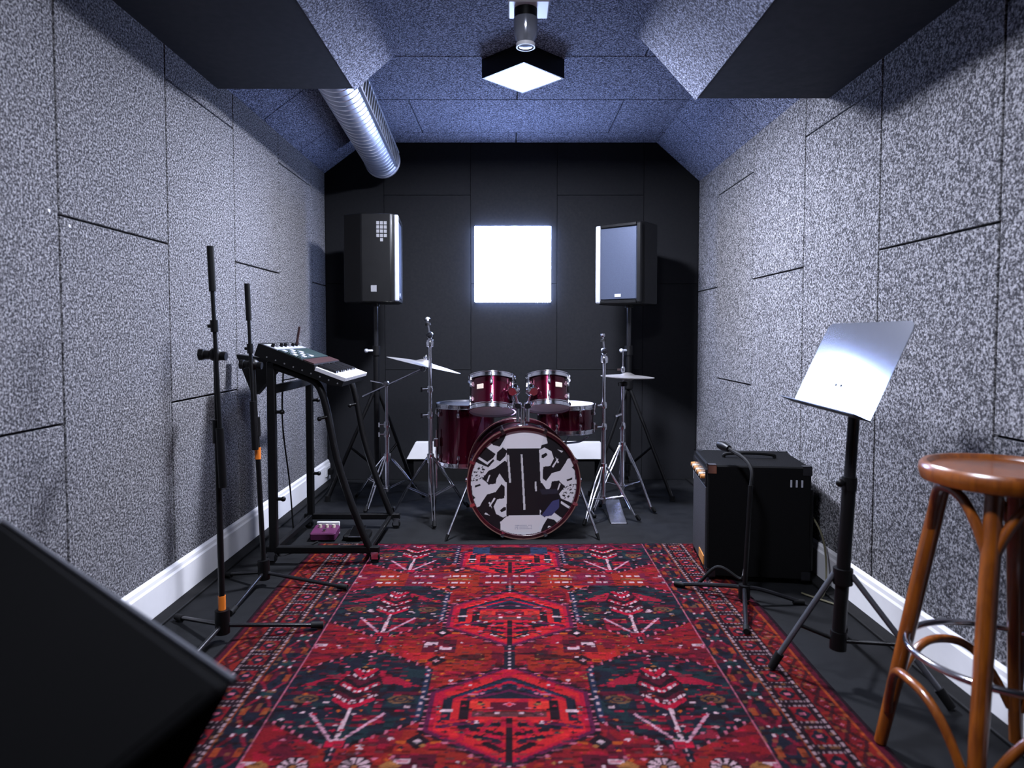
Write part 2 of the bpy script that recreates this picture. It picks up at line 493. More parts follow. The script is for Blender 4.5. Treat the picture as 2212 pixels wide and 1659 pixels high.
# ceiling box with dome in front of the lamp
t = thing('ceiling_sensor', (0.066, 2.58, 2.12), 'white ceiling box with a grey cylindrical dome hanging below it', 'sensor')
MB().box((-0.010, 2.52, 2.255), (0.140, 2.66, 2.4195), 0.004).build('box', 'white', t, smooth=0)
MB().box((0.028, 2.5185, 2.268), (0.100, 2.5205, 2.33)).build('socket_plate', 'bezel', t, smooth=0)
for xx in (0.045, 0.072):
    MB().box((xx, 2.5165, 2.282), (xx + 0.010, 2.5190, 2.305)).build('slot', 'sticker', t, smooth=0)
MB().tube((0.054, 2.585, 2.222), (0.054, 2.585, 2.256), 0.043, n=24).build('neck', 'black', t)
dm = MB().lathe([(0, 2.118), (0.025, 2.120), (0.031, 2.132), (0.043, 2.158), (0.045, 2.221), (0, 2.222)], 28, Matrix.Translation((0.054, 2.585, 0))).build('dome', 'glass', t)
MB().lathe([(0.0305, 2.117), (0.035, 2.117), (0.035, 2.131), (0.0305, 2.131)], 28, Matrix.Translation((0.054, 2.585, 0)), close=True).build('lens_ring', 'white', dm)

# ------------------------------------------------------------------ ventilation duct
p0, p1 = Vector((-0.815, 3.155, 2.285)), Vector((-0.885, 4.75, 2.250))
t = thing('ventilation_duct', (-0.85, 3.95, 2.15), 'round galvanised spiral duct hanging below the ceiling on the left', 'duct')
L = (p1 - p0).length; fm = frame(p0, p1 - p0)
R0 = 0.113
prof = [(0, 0)]
nz = 26
for i in range(nz):
    z = L * i / nz
    prof += [(R0, z), (R0, z + L / nz * 0.80), (R0 + 0.0028, z + L / nz * 0.86), (R0 + 0.0028, z + L / nz * 0.94)]
prof += [(R0, L), (0, L)]
MB().lathe(prof, 40, fm).build('pipe', 'galv', t, smooth=30)
MB().lathe([(R0 - 0.01, L - 0.055), (R0 + 0.008, L - 0.055), (R0 + 0.008, L - 0.045), (R0 + 0.004, L - 0.04), (R0 + 0.004, L - 0.012), (R0 + 0.010, L - 0.008), (R0 + 0.010, L + 0.004), (R0 - 0.01, L + 0.004)], 40, fm, close=True).build('end_collar', 'galv', t, smooth=30)
# grille let into the side of the pipe that faces the room
ga = math.radians(8)
gm = fm @ Matrix.Rotation(0, 4, 'Z')
ax = (p1 - p0).normalized(); up = Vector((0, 0, 1)); up = (up - ax * up.dot(ax)).normalized(); rt = ax.cross(up)
if rt.x < 0: rt = -rt
nrm = (rt * math.cos(ga) - up * math.sin(ga)).normalized(); vv = (up * math.cos(ga) + rt * math.sin(ga)).normalized()
g0 = p0 + ax * 0.06 + nrm * (R0 - 0.004)
gM = Matrix((ax, vv, nrm)).transposed().to_4x4(); gM.translation = g0
gl, gh = L - 0.16, 0.040
gb = MB(gM).box((0, -gh, -0.006), (gl, gh, 0.006)).build('grille_back', 'black_matt', t, smooth=0)
mb = MB(gM)
mb.box((-0.012, gh, -0.004), (gl + 0.012, gh + 0.010, 0.012)).box((-0.012, -gh - 0.010, -0.004), (gl + 0.012, -gh, 0.012)).box((-0.012, -gh, -0.004), (0, gh, 0.012)).box((gl, -gh, -0.004), (gl + 0.012, gh, 0.012))
mb.build('grille_frame', 'galv', t, smooth=0)
for i in range(22):
    z = gl * (i + 0.5) / 22
    MB(gM).box((z - 0.010, -gh, 0.006), (z + 0.010, gh, 0.010)).build('slat', 'galv', gb, smooth=0)
for f in (0.25, 0.78):
    c = p0 + ax * (L * f)
    MB().tube(c + Vector((0, 0, R0 - 0.005)), (c.x, c.y, ZC + 0.001), 0.004, n=8).build('hanger', 'galv', t)

# ------------------------------------------------------------------ rug
def s2l(r, g, b):
    f = lambda c: ((c / 255 + 0.055) / 1.055) ** 2.4 if c > 10 else c / 255 / 12.92
    return np.array([f(r), f(g), f(b)], dtype=np.float32)
RX0, RX1, RY0, RY1 = -0.968, 0.958, 0.55, 3.375
NX, NY = 430, 600
rx = np.linspace(RX0, RX1, NX, dtype=np.float32); ry = np.linspace(RY0, RY1, NY, dtype=np.float32)
X, Yg = np.meshgrid(rx, ry)
XC = -0.005
C = np.zeros((NY, NX, 3), np.float32)
rng = np.random.default_rng(11)
RED = s2l(150, 28, 38); BRICK = s2l(165, 48, 32); CRIM = s2l(196, 22, 58); SCAR = s2l(222, 44, 48); NAVY = s2l(34, 36, 50); DARK = s2l(42, 22, 32)
TEAL = s2l(34, 66, 66); WHITE = s2l(232, 205, 205); PINK = s2l(214, 120, 140); ORNG = s2l(206, 96, 36); OCHR = s2l(176, 122, 66); WINE = s2l(98, 22, 44); BLUE = s2l(44, 62, 92); PURP = s2l(104, 30, 70)

def put(mask, col, a=1.0):
    if mask.any(): C[mask] = C[mask] * (1 - a) + col * a
def inpoly(px, py, U, V):
    ins = np.zeros(U.shape, bool); n = len(px); j = n - 1
    for i in range(n):
        if py[i] != py[j]:
            c = ((py[i] > V) != (py[j] > V)) & (U < (px[j] - px[i]) * (V - py[i]) / (py[j] - py[i]) + px[i])
            ins ^= c
        j = i
    return ins
def seg(U, V, a, b, w):
    ax_, ay_ = a; bx, by = b
    dx, dy = bx - ax_, by - ay_; l2 = dx * dx + dy * dy
    tt = np.clip(((U - ax_) * dx + (V - ay_) * dy) / l2, 0, 1)
    return (U - ax_ - tt * dx) ** 2 + (V - ay_ - tt * dy) ** 2 < w * w
def lowfreq(nx, ny, seed):
    r = np.random.default_rng(seed).random((ny, nx)).astype(np.float32)
    yi = np.linspace(0, ny - 1.001, NY); xi = np.linspace(0, nx - 1.001, NX)
    y0 = yi.astype(int); x0 = xi.astype(int); fy = (yi - y0)[:, None]; fx = (xi - x0)[None, :]
    return (r[y0][:, x0] * (1-fy) * (1-fx) + r[y0+1][:, x0] * fy * (1-fx) + r[y0][:, x0+1] * (1-fy) * fx + r[y0+1][:, x0+1] * fy * fx)

U = np.abs(X - XC)                      # mirrored field coordinate
SX = X - XC
PER = 0.64
V = np.mod(Yg - 1.85 + 0.5 * PER, PER) - 0.5 * PER     # medallion rows, 0 at a medallion centre
ROW = np.floor((Yg - 1.85 + 0.5 * PER) / PER)

# ground
C[:] = RED
lf = lowfreq(34, 70, 1); lf2 = lowfreq(70, 120, 2)
put(lf > 0.62, BRICK, 0.75); put(lf < 0.30, WINE, 0.8); put((lf2 > 0.74), CRIM, 0.55)
bar = lowfreq(26, 180, 8)
put(bar > 0.70, WINE, 0.7); put(bar > 0.86, DARK, 0.7); put(bar < 0.14, BRICK, 0.6)
# warm bands half way between the rows
put((np.abs(np.abs(V) - 0.32) < 0.09) & (np.abs(U - 0.25) < 0.19) & (lf2 > 0.45), BRICK)
put((np.abs(np.abs(V) - 0.32) < 0.035) & (np.abs(U - 0.30) < 0.05), SCAR, 0.6)

# central medallions
hexm = lambda s: inpoly([-.215*s, -.215*s, 0, .215*s, .215*s, 0], [-.09*s, .10*s, .25*s, .10*s, -.09*s, -.235*s], SX, V)
put(hexm(1.12), DARK); put(hexm(1.06), PURP); 
dots = (np.mod(V * 1.0, 0.03) < 0.008)
put(hexm(1.12) & ~hexm(1.07) & dots, PINK)
put(hexm(1.0), CRIM); put(hexm(0.95) & (lf2 > 0.35), SCAR)
put(hexm(0.80) & (V > 0.07), NAVY)
put(inpoly([-.15, 0, .15, .10, 0, -.10], [.09, .185, .09, .08, .145, .08], SX, V), BLUE, 0.7)
put((np.abs(V - 0.115 + U * 0.42) < 0.006) & (U < .12), PURP)
put(hexm(0.97) & (np.abs(V - 0.165 + U * 0.63) < 0.007), CRIM)
put((U < 0.10) & (np.abs(V - 0.03) < 0.020), WINE); put((np.abs(U) / 0.018 + np.abs(V - 0.04) / 0.014) < 1, PINK); put((np.abs(U) / 0.011 + np.abs(V - 0.04) / 0.008) < 1, SCAR)
put((np.abs(U - 0.082) < 0.030) & (np.abs(V - 0.035) < 0.022), s2l(232, 62, 50))
put((U < 0.105) & (np.abs(V + 0.012) < 0.014), TEAL, 0.8); put((np.abs(U - 0.035) < 0.007) & (np.abs(V + 0.006) < 0.006), WHITE)
put((np.abs(U - 0.125) < 0.012) & (np.abs(V - 0.01) < 0.05), DARK)
put((np.abs(U - 0.175) < 0.014) & (np.abs(V - 0.015) < 0.060), NAVY); put((np.abs(U - 0.175) < 0.016) & (np.abs(V - 0.005) < 0.007), WHITE)
put((np.abs(U - 0.100) < 0.018) & (np.abs(V + 0.050) < 0.006), WHITE); put((np.abs(U - 0.105) < 0.016) & (np.abs(V - 0.092) < 0.005), PINK)
put((U < 0.008) & (V < -0.03) & (V > -0.24), DARK)
for k, (a, b) in enumerate((((0.03, -0.06), (0.13, -0.075)), ((0.02, -0.105), (0.10, -0.085)), ((0.03, -0.14), (0.085, -0.12)), ((0.02, -0.18), (0.06, -0.15)))):
    put(seg(U, V, a, b, 0.010 if k != 1 else 0.008), (NAVY, DARK)[k % 2])
put(seg(U, V, (0.10, -0.05), (0.19, -0.075), 0.008), PURP)
put(seg(U, V, (0.05, -0.045), (0.075, -0.10), 0.006), CRIM)
# pole between medallions
put((U < 0.020) & (np.abs(np.abs(V) - 0.285) < 0.045), NAVY)
put((U < 0.005) & (np.abs(np.abs(V) - 0.285) < 0.045) & (np.mod(Yg, 0.022) < 0.010), WHITE)
put((np.abs(U - 0.135) < 0.055) & (np.abs(np.abs(V) - 0.315) < 0.016 * (1 - 0)) & (np.abs(np.abs(V) - 0.315) < 0.3 * (0.19 - U)), DARK, 0.8)

# tree cartouches either side
TV = np.mod(Yg - 1.95 + 0.5 * PER, PER) - 0.5 * PER
DU = SX - np.sign(SX) * 0.447; ADU = np.abs(DU)
octm = (ADU < 0.208) & (np.abs(TV) < 0.262 - np.maximum(0, ADU - 0.03) * 0.68) & (U > 0.236)
put(octm, NAVY); put(octm & (lf2 > 0.60), TEAL, 0.55); put(octm & (lf2 < 0.24), DARK); put(octm & (bar > 0.78), WINE, 0.8)
edge = (np.abs(np.abs(TV) - (0.262 - np.maximum(0, ADU - 0.03) * 0.68)) < 0.008) & (ADU < 0.21) & (U > 0.236)
put(edge, DARK); put(edge & (np.mod(ADU, 0.030) < 0.009), PINK)
put(octm & (np.abs(U - 0.252) < 0.010), BLUE, 0.7); put(octm & (np.abs(U - 0.252) < 0.005) & (np.mod(Yg, 0.032) < 0.012), WHITE, 0.8)
# leaves (crimson wings)
put(inpoly([0.035, 0.19, 0.15, 0.05], [0.055, 0.035, 0.06, 0.135], ADU, TV) & (lf2 > 0.28), CRIM, 0.75)
put(octm & (ADU > 0.02) & (ADU < 0.10) & (TV < -0.12) & (TV > -0.23) & (bar > 0.52), CRIM, 0.55)
put(octm & (np.abs(ADU - 0.15) < 0.04) & (np.abs(TV - 0.0) < 0.01), WINE)
# lotus
put(inpoly([0, 0.062, 0.070, 0.045, 0.018, 0, ], [-0.09, -0.03, 0.05, 0.12, 0.155, 0.16], ADU, TV), DARK)
for k, (zc, w) in enumerate(((-0.07, 0.052), (-0.035, 0.056), (0.02, 0.052), (0.065, 0.042), (0.105, 0.028))):
    put(seg(ADU, TV, (0.0, zc - 0.012), (w, zc + 0.034), 0.0100), CRIM if k % 2 == 0 else WINE)
for zc, w in ((-0.058, 0.058), (0.008, 0.050), (0.085, 0.034), (0.130, 0.018)):
    put(seg(ADU, TV, (0.008, zc), (w, zc + w * 0.80), 0.0058) & (np.mod(ADU, 0.019) < 0.0125), WHITE)
put((ADU < 0.008) & (np.abs(TV + 0.045) < 0.006), WHITE)
# three pale stems
put(seg(DU, TV, (0, -0.245), (0.003, -0.088), 0.0062), WHITE, 1.0)
put(seg(ADU, TV, (0.004, -0.250), (0.100, -0.112), 0.0050), s2l(225, 175, 188), 1.0)
put((ADU < 0.024) & (np.abs(TV + 0.250) < 0.014), CRIM)
put((ADU < 0.010) & (np.abs(TV + 0.300) < 0.035), NAVY); put((ADU < 0.004) & (np.abs(TV + 0.300) < 0.035) & (np.mod(Yg, 0.022) < 0.010), WHITE)
# golden scrolls beside the lotus
for cxx in (0.135,):
    ring = (np.abs(np.hypot((ADU - cxx) / 1.5, TV + 0.035) - 0.020) < 0.0042) | (np.abs(np.hypot((ADU - cxx) / 1.5, TV + 0.035) - 0.008) < 0.003)
    put(ring, OCHR, 0.45)
put((np.abs(ADU - 0.075) < 0.010) & (np.abs(TV + 0.055) < 0.005), WHITE, 0.8); put((np.abs(ADU - 0.160) < 0.010) & (np.abs(TV + 0.075) < 0.005), WHITE, 0.7)

# little animals and triangles between
for s in (-1, 1):
    for row in range(-3, 4):
        yc = 1.85 + 0.40 + row * PER
        ux = SX - s * 0.235; vy = Yg - yc
        put((np.abs(ux + s * 0.000) < 0.055) & (np.abs(vy) < 0.045), WINE)
        put((np.abs(ux + 0.028 * s * -1) < 0.022) & (np.abs(vy - 0.017) < 0.010), WHITE); put((np.abs(ux + 0.045 * s * -1) < 0.007) & (np.abs(vy - 0.006) < 0.014), WHITE)
        put((np.abs(ux - 0.022 * s * -1) < 0.022) & (np.abs(vy + 0.018) < 0.009), WHITE); put((np.abs(ux - 0.006 * s * -1) < 0.006) & (np.abs(vy + 0.010) < 0.012), WHITE)
        for dv in (0.10, -0.10):
            put(np.abs(ux) / 0.032 + np.abs(vy - dv) / 0.036 < 1, DARK); put((np.abs(ux) / 0.012 + np.abs(vy - dv) / 0.013) < 1, WHITE)
            put((np.abs(np.abs(ux) - 0.045) < 0.014) & (np.abs(vy - dv + 0.004) < 0.008), ORNG)
        # side animal by the border
        ux2 = SX - s * 0.635
        put((np.abs(ux2) < 0.022) & (np.abs(vy - 0.010) < 0.008), WHITE); put((np.abs(ux2 - 0.014 * s) < 0.008) & (np.abs(vy) < 0.012), PINK)
# scattered knots, mirrored about the axis
for k in range(1300):
    u_ = rng.uniform(0.02, 0.64); y_ = rng.uniform(RY0, RY1); c_ = (WHITE, PINK, OCHR, TEAL, NAVY, CRIM, WINE, ORNG, DARK, DARK, NAVY, CRIM)[rng.integers(12)]
    w_ = rng.uniform(0.003, 0.0075)
    iy0, iy1 = np.searchsorted(ry, [y_ - 0.02, y_ + 0.02])
    sl = slice(iy0, iy1)
    mk = (np.abs(U[sl] - u_) / (w_ * 1.5) + np.abs(Yg[sl] - y_) / w_) < 1
    sub = C[sl]; sub[mk] = c_
# rosettes near the viewer's end of the field
for uc in (0.375, 0.525):
    for rowy in (1.607, 0.967):
        rr0 = np.hypot(U - uc, Yg - rowy); th0 = np.arctan2(Yg - rowy, U - uc)
        put(rr0 < 0.040, DARK); put((rr0 < 0.037) & (rr0 > 0.012) & (np.cos(th0 * 10) > -0.35), WHITE); put(rr0 < 0.008, OCHR)
for uc in (0.29, 0.61):
    put(np.abs(U - uc) / 0.03 + np.abs(Yg - 1.61) / 0.022 < 1, OCHR)
# far end bands
far = (Yg > 2.80) & (U < 0.655)
fb = far & (Yg < 2.955)
put(fb, RED, 0.8); put(fb & (lf2 > 0.5), PURP, 0.6); put(fb & (np.abs(np.mod(U + 0.02, 0.31) - 0.21) < 0.06), BRICK)
for yy in (2.84, 2.915):
    put((np.abs(Yg - yy) < 0.008) & (np.abs(np.mod(U, 0.155) - 0.06) < 0.045) & (np.mod(U, 0.035) > 0.012) & (U < 0.655), WHITE, 0.85)
put((np.abs(Yg - 2.878) < 0.010) & (np.abs(np.mod(U, 0.31) - 0.215) < 0.05), OCHR, 0.9)
put((Yg > 3.30) & (U < 0.655) & (lf2 > 0.3), PURP, 0.5); put((Yg > 3.352), WINE); put((Yg > 3.366), DARK)
put((Yg > 3.22) & (Yg < 3.32) & (U < 0.10) , DARK); put((Yg > 3.22) & (Yg < 3.32) & (U > 0.10) & (U < 0.18), BLUE)

# side borders
def stripe(a, b): return (U > a) & (U <= b)
put(U > 0.655, NAVY)
b1 = stripe(0.662, 0.752)
put(b1 & (lf2 > 0.62), WINE); put(b1 & (bar > 0.7), DARK)
w1 = np.mod(Yg, 0.185) - 0.0925; du1 = U - 0.707
put(b1 & (np.abs(np.abs(du1) - np.abs(w1) * 0.5) < 0.006) & (np.abs(w1) < 0.07), CRIM, 0.4)
put(b1 & (np.abs(du1) / 0.022 + np.abs(w1) / 0.022 < 1), TEAL); put(b1 & (np.abs(np.abs(du1) - 0.016) < 0.006) & (np.abs(np.abs(w1) - 0.02) < 0.006), WHITE, 0.9)
put(b1 & (np.abs(np.abs(du1) - 0.030) < 0.008) & (np.abs(np.abs(w1) - 0.085) < 0.012), ORNG, 0.6)
put(stripe(0.655, 0.662), PINK, 0.85)
put(stripe(0.752, 0.772), DARK); put(stripe(0.757, 0.767) & (np.mod(Yg, 0.024) < 0.015), WHITE, 0.62); put(stripe(0.752, 0.757), ORNG, 0.5)
b2 = stripe(0.772, 0.845)
put(b2, DARK); w2 = np.mod(Yg, 0.105) - 0.0525; du2 = U - 0.809
put(b2 & (np.abs(du2) < 0.026) & (np.abs(w2) < 0.034), RED, 0.9); put(b2 & (np.abs(du2) / 0.024 + np.abs(w2) / 0.030 < 1), NAVY)
put(b2 & (np.abs(np.abs(w2) - 0.040) < 0.0045) & (np.mod(U, 0.014) < 0.008), WHITE, 0.45)
put(b2 & (np.abs(du2) < 0.008) & (np.abs(w2) < 0.007), PINK)
put(stripe(0.845, 0.860), DARK); put(stripe(0.850, 0.856) & (np.mod(Yg, 0.026) < 0.017), WHITE, 0.6)
b3 = stripe(0.860, 0.930)
put(b3, s2l(128, 26, 34)); put(b3 & (lf2 > 0.55), BRICK, 0.6); w3 = np.mod(Yg, 0.09) - 0.045; du3 = U - 0.895
put(b3 & (np.abs(np.abs(du3) - np.abs(w3) * 0.6) < 0.006), DARK, 0.8); put(b3 & (np.abs(du3) / 0.008 + np.abs(np.abs(w3) - 0.03) / 0.006 < 1), PINK, 0.6)
put(stripe(0.926, 0.934), ORNG, 0.7); put(U > 0.934, WINE); put(U > 0.950, DARK)
# broken dashes of other dyes running across the weave, as hand-knotted rows have
dash = np.repeat(np.repeat(np.random.default_rng(21).random((NY // 2 + 1, NX // 5 + 1)), 2, 0)[:NY], 5, 1)[:, :NX].astype(np.float32)
fld = U < 0.655
dm2 = np.where(SX < 0, dash, dash[:, ::-1])
C[fld & (dm2 < 0.13)] *= 0.42
C[(dm2 > 0.93)] *= 1.35
put(fld & (dm2 > 0.13) & (dm2 < 0.165), TEAL, 0.5); put(fld & (dm2 > 0.165) & (dm2 < 0.20), CRIM, 0.5)
dsh = np.repeat(np.repeat(np.random.default_rng(22).random((NY // 3 + 1, NX // 3 + 1)), 3, 0)[:NY], 3, 1)[:, :NX]
C[(~fld) & (dsh < 0.22)] *= 0.5
put((~fld) & (dsh > 0.93) & (U < 0.93), OCHR, 0.35)
# knot-to-knot irregularity
C *= (0.82 + 0.36 * rng.random((NY, NX, 1)).astype(np.float32))
C = np.clip(C * ALB * np.array([0.38, 0.32, 0.35], np.float32), 0, 1)

RZ = 0.007
verts = np.empty((NY * NX, 3), np.float32)
verts[:, 0] = X.ravel() - 0.0; verts[:, 1] = Yg.ravel()
wob = 0.0012 * np.sin(Yg * 9 + X * 4)
verts[:, 2] = (RZ + wob).ravel()
# slightly wavering long edges
k = np.clip((U - 0.8) / 0.16, 0, 1)
verts[:, 0] += (np.sign(SX) * k * 0.006 * np.sin(Yg * 5.3 + np.sign(SX))).ravel()
ii = np.arange(NY * NX).reshape(NY, NX)
quads = np.stack([ii[:-1, :-1], ii[:-1, 1:], ii[1:, 1:], ii[1:, :-1]], -1).reshape(-1, 4)
ring = np.concatenate([ii[0, :], ii[1:, -1], ii[-1, -2::-1], ii[-2:0:-1, 0]])
low = verts[ring].copy(); low[:, 2] = 0.0
base = len(verts); verts = np.concatenate([verts, low])
nr = len(ring); r2 = np.roll(np.arange(nr), -1)
sk = np.stack([ring, base + np.arange(nr), base + r2, ring[r2]], -1)
quads = np.concatenate([quads, sk])
me = bpy.data.meshes.new('rug')
me.vertices.add(len(verts)); me.vertices.foreach_set('co', verts.ravel())
me.loops.add(quads.size); me.loops.foreach_set('vertex_index', quads.ravel().astype(np.int32))
me.polygons.add(len(quads)); me.polygons.foreach_set('loop_start', np.arange(0, quads.size, 4, dtype=np.int32))
me.update(); me.validate()
ca = me.color_attributes.new('tint', 'FLOAT_COLOR', 'POINT')
cols = np.ones((len(verts), 4), np.float32); cols[:NY * NX, :3] = C.reshape(-1, 3); cols[NY * NX:, :3] = C.reshape(-1, 3)[ring]
ca.data.foreach_set('color', cols.ravel())
me.materials.append(M['rug'])
rug = bpy.data.objects.new('rug', me); COL.objects.link(rug)
tag(rug, 'large red and navy patterned oriental rug on the dark floor', 'rug')

# ------------------------------------------------------------------ drum kit
def drum(name, m, r, h, nl, label, badge_a=None, lug_a0=0.0, lug_len=None, group=None, hoop='chrome', legs=None, top='head_white'):
    loc = m.translation
    t = thing(name, tuple(loc), label, 'drum', group)
    MB().lathe([(r, 0.012), (r, h - 0.012), (r - 0.008, h - 0.012), (r - 0.008, 0.012)], 48, m, close=True).build('shell', 'maroon', t)
    MB().lathe([(0, h + 0.001), (r * 0.9, h + 0.001), (r + 0.002, h - 0.002), (r + 0.002, h - 0.012), (r - 0.004, h - 0.012), (r - 0.004, h - 0.004), (0, h - 0.004)], 48, m).build('batter_head', top, t)
    MB().lathe([(0, -0.001), (r * 0.9, -0.001), (r + 0.002, 0.002), (r + 0.002, 0.012), (r - 0.004, 0.012), (r - 0.004, 0.004), (0, 0.004)], 48, m).build('bottom_head', 'head_white', t)
    for s, zc in ((1, h), (-1, 0)):
        pr = [(r + 0.003, zc - s * 0.017), (r + 0.012, zc - s * 0.017), (r + 0.012, zc - s * 0.013), (r + 0.006, zc - s * 0.011), (r + 0.006, zc + s * 0.004), (r + 0.011, zc + s * 0.006), (r + 0.011, zc + s * 0.009), (r + 0.003, zc + s * 0.009)]
        MB().lathe(pr, 48, m, close=True).build('hoop', hoop, t)
    for i in range(nl):
        a = lug_a0 + 2 * math.pi * i / nl
        mm = m @ Matrix.Rotation(a, 4, 'Z')
        for s, zc in ((1, h), (-1, 0)):
            if lug_len: z0, z1 = zc - s * 0.035, zc - s * (0.035 + lug_len)
            else: z0, z1 = zc - s * 0.03, zc - s * 0.065
            mb = MB(mm)
            mb.lathe([(0, min(z0, z1)), (0.007, min(z0, z1) + 0.003), (0.009, (z0 + z1) / 2), (0.007, max(z0, z1) - 0.003), (0, max(z0, z1))], 10, Matrix.Translation((r + 0.009, 0, 0)))
            mb.box((r - 0.001, -0.006, min(z0, z1) + 0.006), (r + 0.008, 0.006, max(z0, z1) - 0.006))
            lg = mb.build('lug', 'chrome', t)
            MB(mm).tube((r + 0.010, 0, min(z0, z1) if s < 0 else max(z0, z1) - 0.004), (r + 0.010, 0, zc + s * 0.004), 0.0028, n=6).tube((r + 0.010, 0, zc - s * 0.024), (r + 0.010, 0, zc - s * 0.012), 0.0055, n=8).build('tension_rod', 'chrome', lg)
    if badge_a is not None:
        mm = m @ Matrix.Rotation(badge_a, 4, 'Z')
        MB(mm).box((r - 0.001, -0.020, h * 0.52), (r + 0.003, 0.020, h * 0.52 + 0.026), 0.001).build('badge', 'badge', t, smooth=0)
    return t

# bass drum: axis points at the viewer
BC = Vector((0.066, 3.474, 0.292)); BR = 0.268; BD = 0.40
bdir = Vector((math.sin(math.radians(3)), -math.cos(math.radians(3)), 0.0))
bm_ = frame(BC + (-bdir) * BD, bdir, (1, 0, 0))      # local z from back to front
if (bm_ @ Vector((0, 1, 0)) - bm_.translation).z < 0:
    bm_ = bm_ @ Matrix.Rotation(math.pi, 4, 'Z')
bt = thing('bass_drum', (BC.x, BC.y + 0.2, 0.0), 'maroon bass drum with black and white printed front skin', 'drum')
MB().lathe([(BR, 0.02), (BR, BD - 0.02), (BR - 0.01, BD - 0.02), (BR - 0.01, 0.02)], 64, bm_, close=True).build('shell', 'maroon', bt)
for z0, z1 in ((BD - 0.045, BD + 0.006), (-0.006, 0.045)):
    f = 1 if z0 > 0.1 else -1
    hp = MB().lathe([(BR + 0.004, z0), (BR + 0.024, z0), (BR + 0.024, z1), (BR + 0.004, z1)], 64, bm_, close=True).build('hoop', 'maroon_dark', bt, bevel=0.002)
    zz = z1 if f > 0 else z0
    MB().lathe([(BR + 0.0195, zz - 0.001), (BR + 0.025, zz - 0.001), (BR + 0.025, zz + f * 0.002), (BR + 0.0195, zz + f * 0.002)], 64, bm_, close=True).build('hoop_edge', 'copper_edge', hp)
MB().lathe([(0, 0.0), (BR, 0.0), (BR, 0.004), (0, 0.004)], 48, bm_).build('batter_head', 'head_white', bt)

# printed front skin: fine disc grid, colours from the print
HN = 250; HR = BR + 0.004
gx = np.linspace(-1, 1, HN); GX, GY = np.meshgrid(gx, gx)
PX = 770 + GX * 640; PY = 880 - GY * 640        # print laid out on a 1280-unit sheet
W_ = np.array([0.62, 0.61, 0.63]); K_ = np.array([0.012, 0.013, 0.017])
H = np.ones((HN, HN, 3)) * W_
def hpoly(pts, col=K_, rot=True):
    for s in ((0, 1) if rot else (0,)):
        q = [(p[0], p[1]) if s == 0 else (1540 - p[0], 1760 - p[1]) for p in pts]
        H[inpoly([p[0] for p in q], [p[1] for p in q], PX, PY)] = col
hpoly([(1030, 270), (1150, 250), (1300, 380), (1390, 560), (1300, 600), (1275, 650), (1215, 740), (1110, 770), (1040, 865), (1000, 830), (1005, 690), (1090, 680), (1135, 590), (1105, 500), (1020, 455), (955, 485), (965, 430), (1060, 405)])
hpoly([(1180, 480), (1250, 500), (1230, 520)], W_); hpoly([(1150, 560), (1200, 640), (1180, 650)], W_); hpoly([(1110, 690), (1180, 590), (1190, 600), (1130, 700)], W_)
hpoly([(985, 545), (1040, 520), (1060, 545), (1010, 585), (985, 580)])
hpoly([(1100, 930), (1110, 870), (1200, 860), (1250, 930), (1180, 1010)])
hpoly([(1290, 850), (1360, 825), (1360, 850), (1300, 870)])
hpoly([(350, 340), (470, 240), (570, 255), (540, 340), (480, 440), (400, 420), (360, 380)])
hpoly([(430, 340), (480, 320), (470, 345)], W_)
hpoly([(190, 545), (300, 435), (430, 530), (400, 575), (330, 625), (230, 560)])
hpoly([(310, 425), (330, 405), (455, 490), (430, 520)], W_)
hpoly([(150, 600), (180, 560), (330, 660), (400, 590), (415, 610), (340, 690), (220, 640)])
hpoly([(445, 510), (515, 450), (570, 490), (545, 560), (480, 620), (440, 600)])
hpoly([(265, 830), (345, 730), (420, 700), (540, 610), (580, 640), (580, 880), (545, 870), (475, 765), (410, 890), (330, 880)])
hpoly([(320, 860), (350, 780), (365, 785), (335, 870)], W_)
hpoly([(565, 465), (955, 465), (975, 900), (965, 1280), (560, 1280), (565, 880)], K_, False)
hpoly([(110, 930), (140, 910), (150, 1020), (185, 1060), (150, 1090), (120, 1040)])
for (x0, y0, x1, y1, w) in ((585, 540, 600, 880, 17), (748, 535, 775, 1215, 17), (918, 870, 915, 990, 15)):
    hpoly([(x0 - w, y0), (x0 + w * 0.4, y0), (x1 + w, y1), (x1 - w * 0.5, y1)], np.array([0.52, 0.52, 0.53]), False)
hp_rng = np.random.default_rng(5)
for k in range(46):
    x_, y_ = hp_rng.uniform(130, 300), hp_rng.uniform(650, 850); w_ = hp_rng.uniform(5, 15)
    a_ = hp_rng.uniform(0, 3); dx_, dy_ = math.cos(a_) * w_ * 1.6, math.sin(a_) * w_ * 1.6
    hpoly([(x_ - dx_, y_ - dy_), (x_ + dy_ * 0.4, y_ - dx_ * 0.4), (x_ + dx_, y_ + dy_), (x_ - dy_ * 0.4, y_ + dx_ * 0.4)])
# pale pasted sheets top and bottom, with tiny grey print on the lower
hpoly([(560, 262), (780, 250), (1000, 275), (1010, 330), (975, 462), (560, 462), (520, 440), (560, 330)], np.array([0.70, 0.68, 0.70]), False)
hpoly([(560, 1292), (960, 1292), (975, 1330), (950, 1490), (490, 1480), (485, 1360)], np.array([0.64, 0.60, 0.61]), False)
for r_ in range(3):
    for c_ in range(14):
        x_ = 660 + c_ * 15; y_ = 1400 + r_ * 20
        if hp_rng.random() < 0.85: hpoly([(x_, y_), (x_ + 11, y_), (x_ + 11, y_ + 11), (x_, y_ + 11)], np.array([0.33, 0.33, 0.38]), False)
